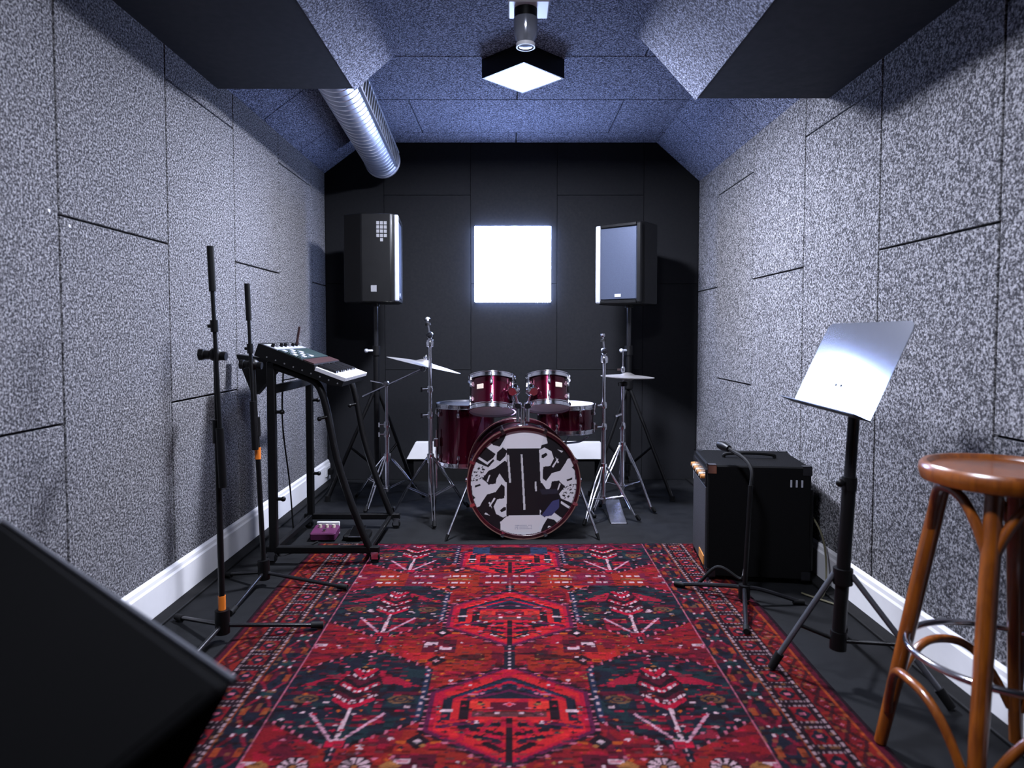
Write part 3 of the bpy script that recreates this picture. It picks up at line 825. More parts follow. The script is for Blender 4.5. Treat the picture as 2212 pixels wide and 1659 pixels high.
# sound hole with a blue cushion inside
hole = np.hypot(PX - 1075, PY - 1110) < 150
H[hole] = np.array([0.010, 0.011, 0.016])
hpoly([(985, 1285), (1120, 1110), (1200, 1090), (1200, 1190), (1110, 1290), (1030, 1300)], np.array([0.085, 0.095, 0.26]), False)
hpoly([(960, 960), (1180, 960), (1190, 1020), (990, 1030)], np.array([0.035, 0.038, 0.06]), False)
inside = np.hypot(GX, GY) <= 1.001
vid = -np.ones((HN, HN), int); vid[inside] = np.arange(inside.sum())
hv = [bm_ @ Vector((x, y, (BD - 0.012))) for x, y in zip(GX[inside] * HR, GY[inside] * HR)]
a_ = vid[:-1, :-1]; b_ = vid[:-1, 1:]; c_ = vid[1:, 1:]; d_ = vid[1:, :-1]
ok = (a_ >= 0) & (b_ >= 0) & (c_ >= 0) & (d_ >= 0)
fq = np.stack([a_[ok], b_[ok], c_[ok], d_[ok]], -1)
me = bpy.data.meshes.new('front_head'); off = ROOT_LOC[bt.name]
me.from_pydata([tuple(p - off) for p in hv], [], fq.tolist()); me.update()
ca = me.color_attributes.new('tint', 'FLOAT_COLOR', 'POINT')
cc = np.ones((len(hv), 4), np.float32); cc[:, :3] = np.where(H[inside] > 0.3, H[inside] * 0.95, H[inside] * 0.5); ca.data.foreach_set('color', cc.ravel())
me.materials.append(M['print'])
o = bpy.data.objects.new('front_head', me); COL.objects.link(o); o.parent = bt
o['label'] = 'front skin printed with black and white playing-card shapes'
# claws with rods
for i in range(8):
    a = math.radians(22.5 + 45 * i)
    mm = bm_ @ Matrix.Rotation(a, 4, 'Z')
    cl = MB(mm).box((BR + 0.006, -0.008, BD + 0.004), (BR + 0.030, 0.008, BD + 0.010)).box((BR + 0.025, -0.007, BD - 0.055), (BR + 0.031, 0.007, BD + 0.009)).build('claw', 'chrome', bt, smooth=0)
    MB(mm).tube((BR + 0.022, 0, BD * 0.5), (BR + 0.022, 0, BD - 0.05), 0.003, n=6).build('tension_rod', 'chrome', cl)
    MB(mm).box((BR - 0.002, -0.008, BD * 0.5 - 0.045), (BR + 0.018, 0.008, BD * 0.5 + 0.045), 0.003).build('lug', 'chrome', bt, smooth=0)
# spurs
for s, foot in ((-1, (-0.335, 3.44, 0.0)), (1, (0.452, 3.46, 0.0))):
    top = Vector((BC.x + s * 0.285, BC.y + 0.10, 0.285))
    MB().ball(top, 0.020).tube(top - Vector((s * 0.03, 0, 0)), top + Vector((s * 0.02, 0, 0)), 0.014).build('spur_bracket', 'chrome', bt)
    ft = Vector(foot)
    MB().tube(top, ft + (top - ft).normalized() * 0.02, 0.0065).build('spur', 'dull_chrome', bt)
    MB().tube(ft + (top - ft).normalized() * 0.035, ft + Vector((0, 0, 0.001)), 0.010, 0.005).build('spur_foot', 'rubber', bt)
# tom holder on top of the shell
tp = Vector((0.062, 3.60, 0.555))
MB().box((tp.x - 0.035, tp.y - 0.04, tp.z - 0.003), (tp.x + 0.035, tp.y + 0.04, tp.z + 0.022), 0.006).build('holder_base', 'chrome', bt, smooth=0)
MB().tube(tp + Vector((0, 0, 0.01)), tp + Vector((0, 0, 0.115)), 0.014).build('holder_post', 'chrome', bt)
for s in (-1, 1):
    q0 = tp + Vector((s * 0.026, -0.01, 0.125)); q1 = tp + Vector((s * 0.044, -0.055, 0.205))
    mb = MB().tube(q0 - Vector((0, 0, 0.085)), q0, 0.0090).tube(q0, q1, 0.0090)
    mb.ball(q1 + Vector((0, 0, 0.004)), 0.031)
    mb.tube(q1 + Vector((0, 0, 0.006)), q1 + Vector((s * 0.040, 0.040, -0.004)), 0.011)
    arm_ = mb.build('holder_arm', 'chrome', bt)
    MB().tube(q0 + Vector((0, -0.034, 0.0)), q0 + Vector((0, 0.030, 0)), 0.015).box(q0 + Vector((-0.020, -0.018, -0.014)), q0 + Vector((0.020, 0.016, 0.016)), 0.004).build('clamp', 'chrome', arm_)
    MB().tube(q1 + Vector((s * 0.012, -0.046, 0.0)), q1 + Vector((s * 0.012, -0.018, 0.004)), 0.021, n=8).build('wing_nut', 'chrome', arm_)
    MB().tube(q1 + Vector((-s * 0.004, -0.03, 0.030)), q1 + Vector((-s * 0.004, 0.02, 0.030)), 0.010, n=8).build('lock_screw', 'chrome', arm_)

tilt = math.radians(20)
for (cx, cy, cz, r, h, yaw, lab, ba) in ((-0.102, 3.620, 0.650, 0.118, 0.175, 0.0, 'maroon rack tom with chrome hoops, left of the pair above the bass drum', math.radians(-120)),
                                   (0.198, 3.625, 0.665, 0.110, 0.165, 0.0, 'maroon rack tom with chrome hoops, right of the pair above the bass drum', math.radians(-62))):
    ax_ = Vector((0.0, math.sin(tilt), math.cos(tilt)))
    m = frame((cx, cy, cz), ax_, (1, 0, 0))
    tt_ = drum('rack_tom', m, r, h, 6, lab, ba, math.radians(-90), None, 'rack toms on the bass drum')
    side = 1 if cx < 0.06 else -1
    MB(m).box((side * (r - 0.002) if side > 0 else -r - 0.008, -0.024, h * 0.5), (side * (r + 0.008) if side > 0 else -(r - 0.002), 0.024, h * 0.5 + 0.05), 0.003).build('mount_plate', 'chrome', tt_, smooth=0)

ft_ = drum('floor_tom', Matrix.Translation((-0.271, 4.06, 0.295)), 0.172, 0.345, 8, 'large maroon floor tom on chrome legs beside the bass drum', None, math.radians(-100), 0.03, top='head_dark')
for a in (-150, -40, 80):
    q = Vector((-0.271 + 0.190 * math.cos(math.radians(a)), 4.06 + 0.190 * math.sin(math.radians(a)), 0))
    o_ = Vector((math.cos(math.radians(a)), math.sin(math.radians(a)), 0)) * 0.02
    lg = MB().tube(q + Vector((0, 0, 0.50)), q + Vector((0, 0, 0.12)), 0.0055).path([q + Vector((0, 0, 0.12)), q + o_ * 0.6 + Vector((0, 0, 0.07)), q + o_ + Vector((0, 0, 0.02))], 0.0055).build('leg', 'chrome', ft_)
    MB().tube(q + o_ + Vector((0, 0, 0.025)), q + o_, 0.011, 0.009).build('rubber_foot', 'rubber', lg)
    MB().box(q + Vector((-0.016, -0.016, 0.40)), q + Vector((0.012, 0.012, 0.45)), 0.004).build('leg_bracket', 'chrome', ft_, smooth=0)

drum('snare_drum', Matrix.Translation((0.319, 4.02, 0.490)), 0.166, 0.150, 8, 'shallow maroon snare drum with pale skin right of the bass drum', None, math.radians(-65), 0.02)
st = thing('snare_stand', (0.319, 4.02, 0), 'low chrome tripod stand holding the snare drum', 'stand')
MB().tube((0.319, 4.02, 0.10), (0.319, 4.02, 0.42), 0.011).build('pole', 'dull_chrome', st)
for a in (75, 165, -40):
    d = Vector((math.cos(math.radians(a)), math.sin(math.radians(a)), 0)); c = Vector((0.319, 4.02, 0))
    MB().path(smooth_path([c + Vector((0, 0, 0.41)), c + d * 0.10 + Vector((0, 0, 0.43)), c + d * 0.155 + Vector((0, 0, 0.46)), c + d * 0.158 + Vector((0, 0, 0.468))]), 0.006).build('basket_arm', 'dull_chrome', st)
    lg = MB().path([c + d * 0.01 + Vector((0, 0, 0.24)), c + d * 0.21 + Vector((0, 0, 0.012))], 0.006).path([c + d * 0.01 + Vector((0, 0, 0.11)), c + d * 0.12 + Vector((0, 0, 0.11))], 0.004).build('leg', 'dull_chrome', st)
    MB().ball(c + d * 0.21 + Vector((0, 0, 0.012)), 0.012).build('rubber_foot', 'rubber', lg)

def tripod_base(t, c, hub_z, low_z, feet, r=0.0075, mat='chrome', double=True, collar_r=0.02):
    """Braced drum-hardware tripod: each leg a pair of flat rails with a brace to the lower collar."""
    MB().lathe([(0, hub_z - 0.03), (collar_r, hub_z - 0.03), (collar_r, hub_z + 0.02), (0, hub_z + 0.02)], 16, Matrix.Translation((c[0], c[1], 0))).build('leg_collar', mat, t)
    MB().lathe([(0, low_z - 0.015), (collar_r * 0.9, low_z - 0.015), (collar_r * 0.9, low_z + 0.015), (0, low_z + 0.015)], 16, Matrix.Translation((c[0], c[1], 0))).build('lower_collar', mat, t)
    for (fx, fy) in feet:
        d = Vector((fx - c[0], fy - c[1], 0)); ln = d.length; d.normalize(); s = Vector((-d.y, d.x, 0)) * 0.010
        top = Vector((c[0], c[1], hub_z)) + d * collar_r; foot = Vector((fx, fy, 0.014)); mid = top.lerp(foot, 0.55)
        mb = MB()
        if double:
            for sg in (-1, 1):
                mb.path(smooth_path([top + s * sg * 0.5, top.lerp(foot, 0.25) + s * sg * 1.2, top.lerp(foot, 0.5) + s * sg * 0.9, foot - d * 0.02 + s * sg * 0.6 + Vector((0, 0, 0.01))], 5), r * 0.62, n=6)
        else:
            mb.tube(top, foot, r)
        lg = mb.build('leg', mat, t)
        mb = MB()
        for sg in ((-1, 1) if double else (0,)):
            mb.path([Vector((c[0], c[1], low_z)) + d * collar_r * 0.8 + s * sg, mid + s * sg], r * 0.55, n=6)
        mb.build('brace', mat, t)
        MB().path([foot + (top - foot).normalized() * 0.03, foot, foot + Vector((0, 0, -0.006))], [0.010, 0.012, 0.008], n=8).build('rubber_foot', 'rubber', lg)

def tilter(t, p, mat='chrome'):
    MB().ball(p, 0.020).tube(p - Vector((0, 0.024, 0)), p + Vector((0, 0.024, 0)), 0.016).build('tilter', mat, t)
    MB().tube(p + Vector((0, -0.045, 0)), p + Vector((0, -0.022, 0)), 0.005).box(p + Vector((-0.016, -0.052, -0.004)), p + Vector((0.016, -0.044, 0.004))).build('wing_screw', mat, t, smooth=0)

def empty_cymbal_stand(x, y, top, hub, low, feet, label, lean=0.0):
    t = thing('cymbal_stand', (x, y, 0), label, 'stand', 'chrome stands around the drum kit')
    c = (x, y)
    z1 = hub + (top - hub) * 0.30
    MB().tube((x, y, low - 0.03), (x, y, z1), 0.0125).build('lower_tube', 'dull_chrome', t)
    MB().tube((x, y, z1), (x, y, top - 0.13), 0.0095).build('upper_tube', 'chrome', t)
    for zc in (z1, top - 0.42 if top - 0.42 > z1 + 0.1 else z1 + 0.14):
        cl = MB().lathe([(0, zc - 0.018), (0.017, zc - 0.018), (0.019, zc), (0.015, zc + 0.018), (0, zc + 0.018)], 16, Matrix.Translation((x, y, 0))).build('height_collar', 'chrome', t)
        MB().tube((x - 0.012, y - 0.01, zc), (x - 0.042, y - 0.028, zc), 0.005).box((x - 0.050, y - 0.034, zc - 0.013), (x - 0.040, y - 0.022, zc + 0.013)).build('wing_screw', 'chrome', cl)
    p = Vector((x, y, top - 0.115))
    tilter(t, p)
    MB().lathe([(0, 0), (0.022, 0.006), (0.024, 0.03), (0.018, 0.045), (0, 0.045)], 16, frame(p + Vector((0, 0, -0.07)), (0, 0, 1))).build('tilter_joint', 'chrome', t)
    q = p + Vector((-0.012 + lean, 0, 0.10))
    MB().tube(p, q, 0.005).build('cymbal_rod', 'chrome', t)
    MB().lathe([(0, 0), (0.016, 0.0), (0.014, 0.014), (0, 0.016)], 14, frame(p.lerp(q, 0.55), q - p)).build('felt_washer', 'black_matt', t)
    MB().lathe([(0, 0), (0.012, 0.0), (0.017, 0.010), (0.012, 0.020), (0, 0.020)], 8, frame(p.lerp(q, 0.80), q - p)).build('wing_nut', 'chrome', t)
    tripod_base(t, c, hub, low, feet)
    return t
empty_cymbal_stand(-0.458, 3.86, 1.165, 0.355, 0.13, [(-0.415, 3.66), (-0.70, 3.98), (-0.26, 4.10)], 'tall chrome cymbal stand without a cymbal, left of the floor tom', -0.005)
empty_cymbal_stand(0.526, 3.86, 1.074, 0.300, 0.12, [(0.40, 3.70), (0.72, 3.80), (0.54, 4.10)], 'chrome cymbal stand without a cymbal, between the snare drum and hi-hat', 0.004)

# boom stand with crash cymbal on the left
t = thing('boom_stand', (-0.768, 4.20, 0), 'chrome boom stand with slanting arm carrying the large cymbal', 'stand', 'chrome stands around the drum kit')
x, y = -0.768, 4.20
MB().tube((x, y, 0.08), (x, y, 0.50), 0.0125).build('lower_tube', 'dull_chrome', t)
MB().tube((x, y, 0.50), (x, y, 0.745), 0.0095).build('upper_tube', 'dull_chrome', t)
for zc in (0.50, 0.44):
    cl = MB().lathe([(0, zc - 0.018), (0.018, zc - 0.018), (0.020, zc), (0.016, zc + 0.018), (0, zc + 0.018)], 16, Matrix.Translation((x, y, 0))).build('height_collar', 'chrome', t)
    MB().tube((x - 0.012, y - 0.01, zc), (x - 0.040, y - 0.02, zc), 0.005).box((x - 0.048, y - 0.026, zc - 0.014), (x - 0.038, y - 0.014, zc + 0.014)).build('wing_screw', 'chrome', cl)
tilter(t, Vector((x, y, 0.752)))
MB().tube((-0.925, 4.245, 0.668), (-0.527, 4.10, 0.850), 0.0062).build('boom_arm', 'dull_chrome', t)
MB().tube((-0.778, 4.20, 0.752), (-0.87, 4.22, 0.768), 0.004).build('boom_lock', 'chrome', t)
tilter(t, Vector((-0.527, 4.10, 0.850)))
cn = Vector((0.225, 0.045, 0.974)).normalized(); cc_ = Vector((-0.522, 4.10, 0.880))
MB().tube(Vector((-0.527, 4.10, 0.850)), cc_ + cn * 0.055, 0.004).build('cymbal_rod', 'chrome', t)
MB().lathe([(0, 0), (0.014, 0), (0.016, 0.010), (0.009, 0.022), (0, 0.022)], 10, frame(cc_ + cn * 0.026, cn)).build('wing_nut', 'chrome', t)
tripod_base(t, (x, y), 0.30, 0.10, [(-0.86, 3.98), (-1.0, 4.36), (-0.56, 4.35)])
mb = MB().lathe([(0.006, 0.024), (0.020, 0.023), (0.040, 0.014), (0.052, 0.008), (0.14, 0.001), (0.226, -0.010), (0.226, -0.0115), (0.14, -0.0005), (0.052, 0.0065), (0.006, 0.0225)], 64, frame(cc_, cn), close=True)
tag(mb.build('crash_cymbal', 'bronze'), 'large tilted crash cymbal on the boom stand left of the drums', 'cymbal')

# hi-hat
hx, hy = 0.672, 4.10
t = thing('hi_hat', (hx, hy, 0), 'pair of hi-hat cymbals on a chrome pedal stand at the right of the kit', 'hi-hat')
MB().tube((hx, hy, 0.06), (hx, hy, 0.50), 0.0125).build('lower_tube', 'dull_chrome', t)
MB().tube((hx, hy, 0.50), (hx, hy, 0.765), 0.0105).build('upper_tube', 'dull_chrome', t)
MB().tube((hx, hy, 0.765), (hx, hy, 0.955), 0.0032).build('pull_rod', 'chrome', t)
zc = 0.505
cl = MB().lathe([(0, zc - 0.02), (0.018, zc - 0.02), (0.020, zc), (0.015, zc + 0.02), (0, zc + 0.02)], 16, Matrix.Translation((hx, hy, 0))).build('height_collar', 'chrome', t)
MB().tube((hx - 0.012, hy - 0.012, zc + 0.07), (hx - 0.05, hy - 0.03, zc + 0.06), 0.008).build('wing_screw', 'chrome', cl)
for nm, zz, s in (('bottom_cymbal', 0.795, -1), ('top_cymbal', 0.806, 1)):
    pr = [(0.005, 0.020), (0.020, 0.019), (0.036, 0.011), (0.045, 0.007), (0.10, 0.002), (0.160, -0.004), (0.160, -0.0052), (0.10, 0.0008), (0.045, 0.0058), (0.005, 0.0188)]
    MB().lathe([(r, zz + s * z) for r, z in pr], 56, Matrix.Translation((hx, hy, 0)) @ Matrix.Rotation(math.radians(2), 4, 'Y'), close=True).build(nm, 'bronze', t)
MB().lathe([(0, 0.745), (0.028, 0.745), (0.030, 0.765), (0.012, 0.772), (0, 0.772)], 20, Matrix.Translation((hx, hy, 0))).build('cymbal_seat', 'black', t)
MB().lathe([(0, 0.828), (0.012, 0.828), (0.014, 0.85), (0.010, 0.862), (0, 0.862)], 14, Matrix.Translation((hx, hy, 0))).box((hx - 0.035, hy - 0.006, 0.838), (hx, hy + 0.006, 0.850)).build('clutch', 'chrome', t)
tripod_base(t, (hx, hy), 0.385, 0.14, [(0.845, 3.98), (0.47, 3.95), (0.70, 4.36)])
pd = MB(Matrix.Translation((0.60, 3.90, 0.0)) @ Matrix.Rotation(math.radians(14), 4, 'X')).box((-0.045, -0.14, 0.03), (0.045, 0.14, 0.042), 0.003).build('pedal_board', 'dull_chrome', t, smooth=0)
MB().box((0.552, 3.76, 0.0), (0.648, 4.05, 0.008)).build('pedal_plate', 'black', t, smooth=0)
MB().tube((0.60, 4.03, 0.075), (hx, hy, 0.075), 0.006).build('pedal_link', 'chrome', t)

# ------------------------------------------------------------------ loudspeakers at the back
def loudspeaker(loc, ang, w, d, h, label, stickers, group):
    """front faces local -y."""
    t = thing('loudspeaker', loc, label, 'speaker', group)
    m = Matrix.Translation(loc) @ Matrix.Rotation(ang, 4, 'Z')
    prof = [(-w/2, -d/2 + 0.03), (-w/2 + 0.02, -d/2), (w/2 - 0.02, -d/2), (w/2, -d/2 + 0.03), (w/2, d*0.15), (w*0.30, d/2), (-w*0.30, d/2), (-w/2, d*0.15)]
    MB(m).prism(prof, 0, h).build('cabinet', 'black', t, smooth=25, bevel=0.008)
    g = MB(m).box((-w/2 + 0.035, -d/2 - 0.010, 0.03), (w/2 - 0.035, -d/2 + 0.002, h - 0.03), 0.004).build('grille', 'grille', t, smooth=0)
    MB(m).box((-0.022, -d/2 - 0.013, 0.045), (0.022, -d/2 - 0.009, 0.065)).build('badge', 'bezel', g, smooth=0)
    for s in (-1, 1):
        MB(m).box((s * (w/2 - 0.018) - 0.016, -d/2 - 0.016, 0.008), (s * (w/2 - 0.018) + 0.016, -d/2 + 0.012, h - 0.008), 0.006).build('bezel', 'bezel' if s < 0 else 'black', t, smooth=0)  # left strip grey as if lit, right one black: light put into the colour
    for zz in (0.004, h - 0.026):
        MB(m).box((-w/2 + 0.035, -d/2 - 0.014, zz), (w/2 - 0.035, -d/2 + 0.01, zz + 0.022), 0.004).build('bezel', 'black', t, smooth=0)
    MB(m).tube((0, -0.02, -0.018), (0, -0.02, 0.004), 0.028, n=20).build('pole_cup', 'black', t)
    if stickers:
        # on the side panel toward the viewer (local -x after turning)
        for i in range(5):
            for j in range(3):
                if i == 4 and j != 1: continue
                yy = -d/2 + 0.055 + j * 0.023; zz = h - 0.070 - i * 0.026
                MB(m).box((-w/2 - 0.001, yy, zz), (-w/2 + 0.001, yy + 0.018, zz + 0.020)).build('sticker', 'sticker', t, smooth=0)
        MB(m).box((-w/2 - 0.001, -d/2 + 0.12, 0.065), (-w/2 + 0.001, -d/2 + 0.155, 0.105)).build('sticker', 'sticker', t, smooth=0)
    return t
# left one is turned so its front looks to the right and its side panel faces the viewer
loudspeaker((-0.895, 4.43, 1.255), math.radians(95), 0.36, 0.33, 0.55, 'black loudspeaker seen side-on with pale stickers, left of the light panel', True, 'loudspeakers on stands by the back wall')
loudspeaker((0.785, 4.50, 1.248), math.radians(-38), 0.33, 0.32, 0.515, 'black loudspeaker with grille tinted as if lit blue facing the room, right of the light panel', False, 'loudspeakers on stands by the back wall')
def speaker_stand(x, y, ztop, feet, label):
    t = thing('speaker_stand', (x, y, 0), label, 'stand', 'speaker stands by the back wall')
    MB().tube((x, y, 0.12), (x, y, 0.95), 0.019, n=16).build('lower_pole', 'black', t)
    MB().tube((x, y, 0.95), (x, y, ztop), 0.015, n=16).build('upper_pole', 'black_gloss', t)
    cl = MB().tube((x, y, 0.92), (x, y, 0.98), 0.027, n=16).build('collar', 'black', t)
    MB().tube((x - 0.02, y - 0.02, 0.95), (x - 0.05, y - 0.04, 0.95), 0.008).ball((x - 0.055, y - 0.043, 0.95), 0.014).build('knob', 'bezel', cl)
    MB().tube((x, y, 0.70), (x, y, 0.75), 0.030, n=16).build('leg_hub', 'black', t)
    MB().tube((x, y, 0.16), (x, y, 0.20), 0.028, n=16).build('brace_hub', 'black', t)
    for fx, fy in feet:
        top = Vector((x, y, 0.725)); ft = Vector((fx, fy, 0.015)); md = top.lerp(ft, 0.55)
        lg = MB().tube(top, ft, 0.012).build('leg', 'black', t)
        MB().tube((x, y, 0.18), md, 0.008).build('brace', 'black', t)
        MB().tube(ft + Vector((0, 0, 0.02)), ft - Vector((0, 0, 0.014)), 0.018).build('rubber_foot', 'rubber', lg)
speaker_stand(-0.875, 4.43, 1.237, [(-1.16, 4.28), (-0.66, 4.60), (-0.92, 4.76)], 'black tripod stand under the loudspeaker left of the light panel')
speaker_stand(0.773, 4.484, 1.230, [(1.02, 4.28), (0.52, 4.42), (0.82, 4.82)], 'black tripod stand under the loudspeaker right of the light panel')

# white board along the foot of the back wall
t = thing('wall_ledge', (-0.03, 4.89, 0), 'low white board on a black plinth behind the drums at the back wall', 'ledge')
MB(Matrix(((1,0,0,0),(0,0,1,0),(0,1,0,0),(0,0,0,1)))).prism([(-0.748, 0.164), (0.642, 0.164), (0.642, 0.282), (-0.685, 0.282)], 4.855, 4.928).build('board', 'white', t, smooth=0)
MB().box((-0.70, 4.868, 0.0), (0.60, 4.926, 0.1635)).build('plinth', 'black_matt', t, smooth=0)

# ------------------------------------------------------------------ keyboard and its stand
t = thing('keyboard_stand', (-0.88, 3.38, 0), 'black wheeled steel stand with curved legs carrying the small keyboard', 'stand')
RB = 0.016
for y, zt in ((3.10, 0.93), (3.68, 0.93)):
    MB().box((-1.108, y - 0.016, 0.055), (-1.072, y + 0.016, zt), 0.004).build('post', 'black', t, smooth=0)
    pts = smooth_path([(-1.075, y, 0.908), (-0.955, y, 0.866), (-0.880, y, 0.825), (-0.842, y, 0.720), (-0.800, y, 0.50), (-0.740, y, 0.30), (-0.650, y, 0.065)], 7)
    MB().path(pts, 0.017, n=10).build('curved_leg', 'black', t)
    MB().box((-1.125, y - 0.015, 0.050), (-0.605, y + 0.015, 0.082), 0.004).build('foot_bar', 'black', t, smooth=0)
    for k, xx in enumerate((-1.10, -0.625)):
        zg = RZ if (y < 3.3 and xx > -0.96) else 0.0
        cs = MB().box((xx - 0.017, y - 0.017, 0.046), (xx + 0.017, y + 0.017, 0.058)).box((xx - 0.015, y - 0.016, zg + 0.018), (xx + 0.015, y - 0.012, 0.050)).box((xx - 0.015, y + 0.012, zg + 0.018), (xx + 0.015, y + 0.016, 0.050)).build('caster_fork', 'chrome', t, smooth=0)
        MB().tube((xx, y - 0.010, zg + 0.0225), (xx, y + 0.010, zg + 0.0225), 0.022, n=16).build('caster_wheel', 'rubber', cs)
    for zz in (0.70, 0.30):
        MB().tube((-1.072, y, zz), (-1.050, y, zz), 0.008).ball((-1.044, y, zz), 0.012).build('knob', 'black', t)
    MB().tube((-0.835, y - 0.018, 0.68), (-0.86, y - 0.03, 0.675), 0.007).ball((-0.866, y - 0.03, 0.672), 0.011).build('knob', 'black', t)
MB().box((-1.100, 3.116, 0.782), (-1.078, 3.664, 0.822), 0.003).build('cross_bar', 'black', t, smooth=0)
MB().box((-1.100, 3.116, 0.050), (-1.078, 3.664, 0.078), 0.003).build('cross_bar', 'black', t, smooth=0)
MB().box((-0.668, 3.116, 0.052), (-0.648, 3.664, 0.072), 0.003).build('cross_bar', 'black', t, smooth=0)
mb = MB(Matrix(((1,0,0,0),(0,0,1,0),(0,1,0,0),(0,0,0,1))))
mb.prism([(-1.290, 0.960), (-1.105, 0.935), (-1.105, 0.880), (-1.200, 0.770), (-1.225, 0.790)], 3.20, 3.26)
mb.build('rear_bag', 'black', t, smooth=0)  # black bag behind the keyboard, built as a plate on the stand

kf = thing('keyboard', (-0.93, 3.28, 0.86), 'small electronic keyboard with white keys and teal control panel on its stand', 'keyboard')
ka = math.radians(20.5)
kx = Vector((-math.cos(ka), 0, math.sin(ka))); ky = Vector((0, 1, 0)); kn = Vector((math.sin(ka), 0, math.cos(ka)))
KM = Matrix((kx, ky, kn)).transposed().to_4x4(); KM.translation = Vector((-0.746, 3.05, 0.852))
KL, KD = 0.455, 0.415
# body in profile (local x = from player to wall, z = normal)
mb = MB(KM)
pr = [(0.0, -0.034), (0.0, -0.010), (0.142, -0.010), (0.148, 0.014), (KD, 0.018), (KD, -0.040), (0.05, -0.046)]
P = [(a, 0.0, b) for a, b in pr] + [(a, KL, b) for a, b in pr]; n = len(pr)
mb.add(P, [tuple(range(n)), tuple(range(2*n-1, n-1, -1))] + [(i, (i+1) % n, n + (i+1) % n, n + i) for i in range(n)])
body = mb.build('case', 'black', kf, smooth=0)
MB(KM).box((0.152, 0.006, 0.0145), (0.205, KL - 0.006, 0.019)).build('touch_strip', 'brown', kf, smooth=0)
MB(KM).box((0.212, 0.006, 0.0155), (0.325, KL - 0.006, 0.0195)).build('control_panel', 'teal', kf, smooth=0)
MB(KM).box((0.330, 0.010, 0.0165), (0.395, KL - 0.010, 0.0205)).build('rear_panel', 'bezel', kf, smooth=0)
nw = 15; kw = KL / nw
for i in range(nw):
    MB(KM).box((-0.004, i * kw + 0.0008, -0.010), (0.140, (i + 1) * kw - 0.0008, 0.008), 0.0012).build('white_key', 'key_white', kf, smooth=0)
for i in range(nw - 1):
    if i % 7 in (2, 6): continue
    MB(KM).box((0.050, (i + 1) * kw - 0.007, 0.008), (0.140, (i + 1) * kw + 0.007, 0.019), 0.0015).build('black_key', 'black_gloss', kf, smooth=0)
for i in range(4):
    for j in range(4):
        MB(KM).box((0.222 + i * 0.025, 0.020 + j * 0.055, 0.0195), (0.240 + i * 0.025, 0.062 + j * 0.055, 0.0235), 0.001).build('pad', ('teal', 'bezel')[(i + j) % 2], kf, smooth=0)
for i in range(8):
    MB(KM).tube((0.36, 0.03 + i * 0.056, 0.0205), (0.36, 0.03 + i * 0.056, 0.036), 0.009, 0.008, n=10).build('knob', ('black', 'sticker')[i % 3 == 1], kf)
for i in range(9):
    MB(KM).box((0.02 + i * 0.042, -0.001, -0.030), (0.026 + i * 0.042, 0.001, -0.024)).build('screw', 'sticker', body, smooth=0)
# marker pen lying up on the panel
kp = KM @ Vector((0.34, 0.30, 0.0375))
mb = MB().tube(kp, kp + Vector((0.018, -0.01, 0.085)), 0.006)
pn = mb.build('marker_pen', 'brown'); tag(pn, 'short dark pen standing upright among the keyboard knobs', 'pen')

# cables hanging from the keyboard
for (a, lab) in (([(-1.115, 3.22, 0.90), (-1.125, 3.24, 0.60), (-1.12, 3.22, 0.30), (-1.115, 3.20, 0.03), (-1.05, 3.25, 0.006), (-0.98, 3.42, 0.006)], 'thin black cable hanging straight down behind the keyboard stand'),
                 ([(-1.115, 3.34, 0.90), (-1.13, 3.36, 0.62), (-1.125, 3.44, 0.30), (-1.128, 3.50, 0.04), (-1.15, 3.60, 0.006), (-1.20, 3.9, 0.006), (-1.23, 4.5, 0.006), (-1.27, 4.78, 0.03), (-1.285, 4.83, 0.072)], 'black cable curving from the keyboard down to the wall plug')):
    tag(MB().path(smooth_path(a, 8), 0.0042, n=6).build('cable', 'rubber'), lab, 'cable', 'cables behind the keyboard stand')
t = thing('power_plug', (XL + 0.03, 4.845, 0.05), 'black plug in a socket on the left skirting near the back wall', 'plug')
MB().box((XL + 0.0181, 4.79, 0.045), (XL + 0.026, 4.90, 0.115), 0.002).build('socket_plate', 'white', t, smooth=0)
MB().box((XL + 0.026, 4.82, 0.055), (XL + 0.062, 4.87, 0.100), 0.008).build('plug_body', 'rubber', t, smooth=0)

# boxes on the floor under the keyboard stand
t = thing('effects_pedal', (-0.955, 3.49, 0), 'small purple effects pedal on the floor under the keyboard stand', 'pedal')
MB(Matrix.Translation((-0.955, 3.49, 0)) @ Matrix.Rotation(math.radians(8), 4, 'X')).box((-0.07, -0.055, 0.010), (0.06, 0.055, 0.052), 0.006).build('case', 'purple', t, smooth=0)
MB().box((-1.02, 3.54, 0.0), (-0.90, 3.555, 0.072), 0.003).build('rear_plate', 'key_white', t, smooth=0)
for i in range(3):
    MB().tube((-0.99 + i * 0.035, 3.505, 0.050), (-0.99 + i * 0.035, 3.505, 0.068), 0.010, 0.008).build('knob', 'badge', t)
MB().tube((-0.955, 3.455, 0.044), (-0.955, 3.455, 0.058), 0.009).build('foot_switch', 'chrome', t)
MB().box((-1.02, 3.44, 0.0), (-0.90, 3.55, 0.012)).build('base_plate', 'black', t, smooth=0)
t = thing('foot_pedal', (-0.79, 3.50, 0), 'black sustain pedal with a silver plate beside the purple effects pedal', 'pedal')
MB().box((-0.86, 3.44, 0.0), (-0.73, 3.56, 0.030), 0.008).build('case', 'black', t, smooth=0)
MB(Matrix.Translation((-0.795, 3.50, 0.034)) @ Matrix.Rotation(math.radians(10), 4, 'X')).box((-0.035, -0.075, 0), (0.035, 0.055, 0.008), 0.003).build('treadle', 'chrome', t, smooth=0)

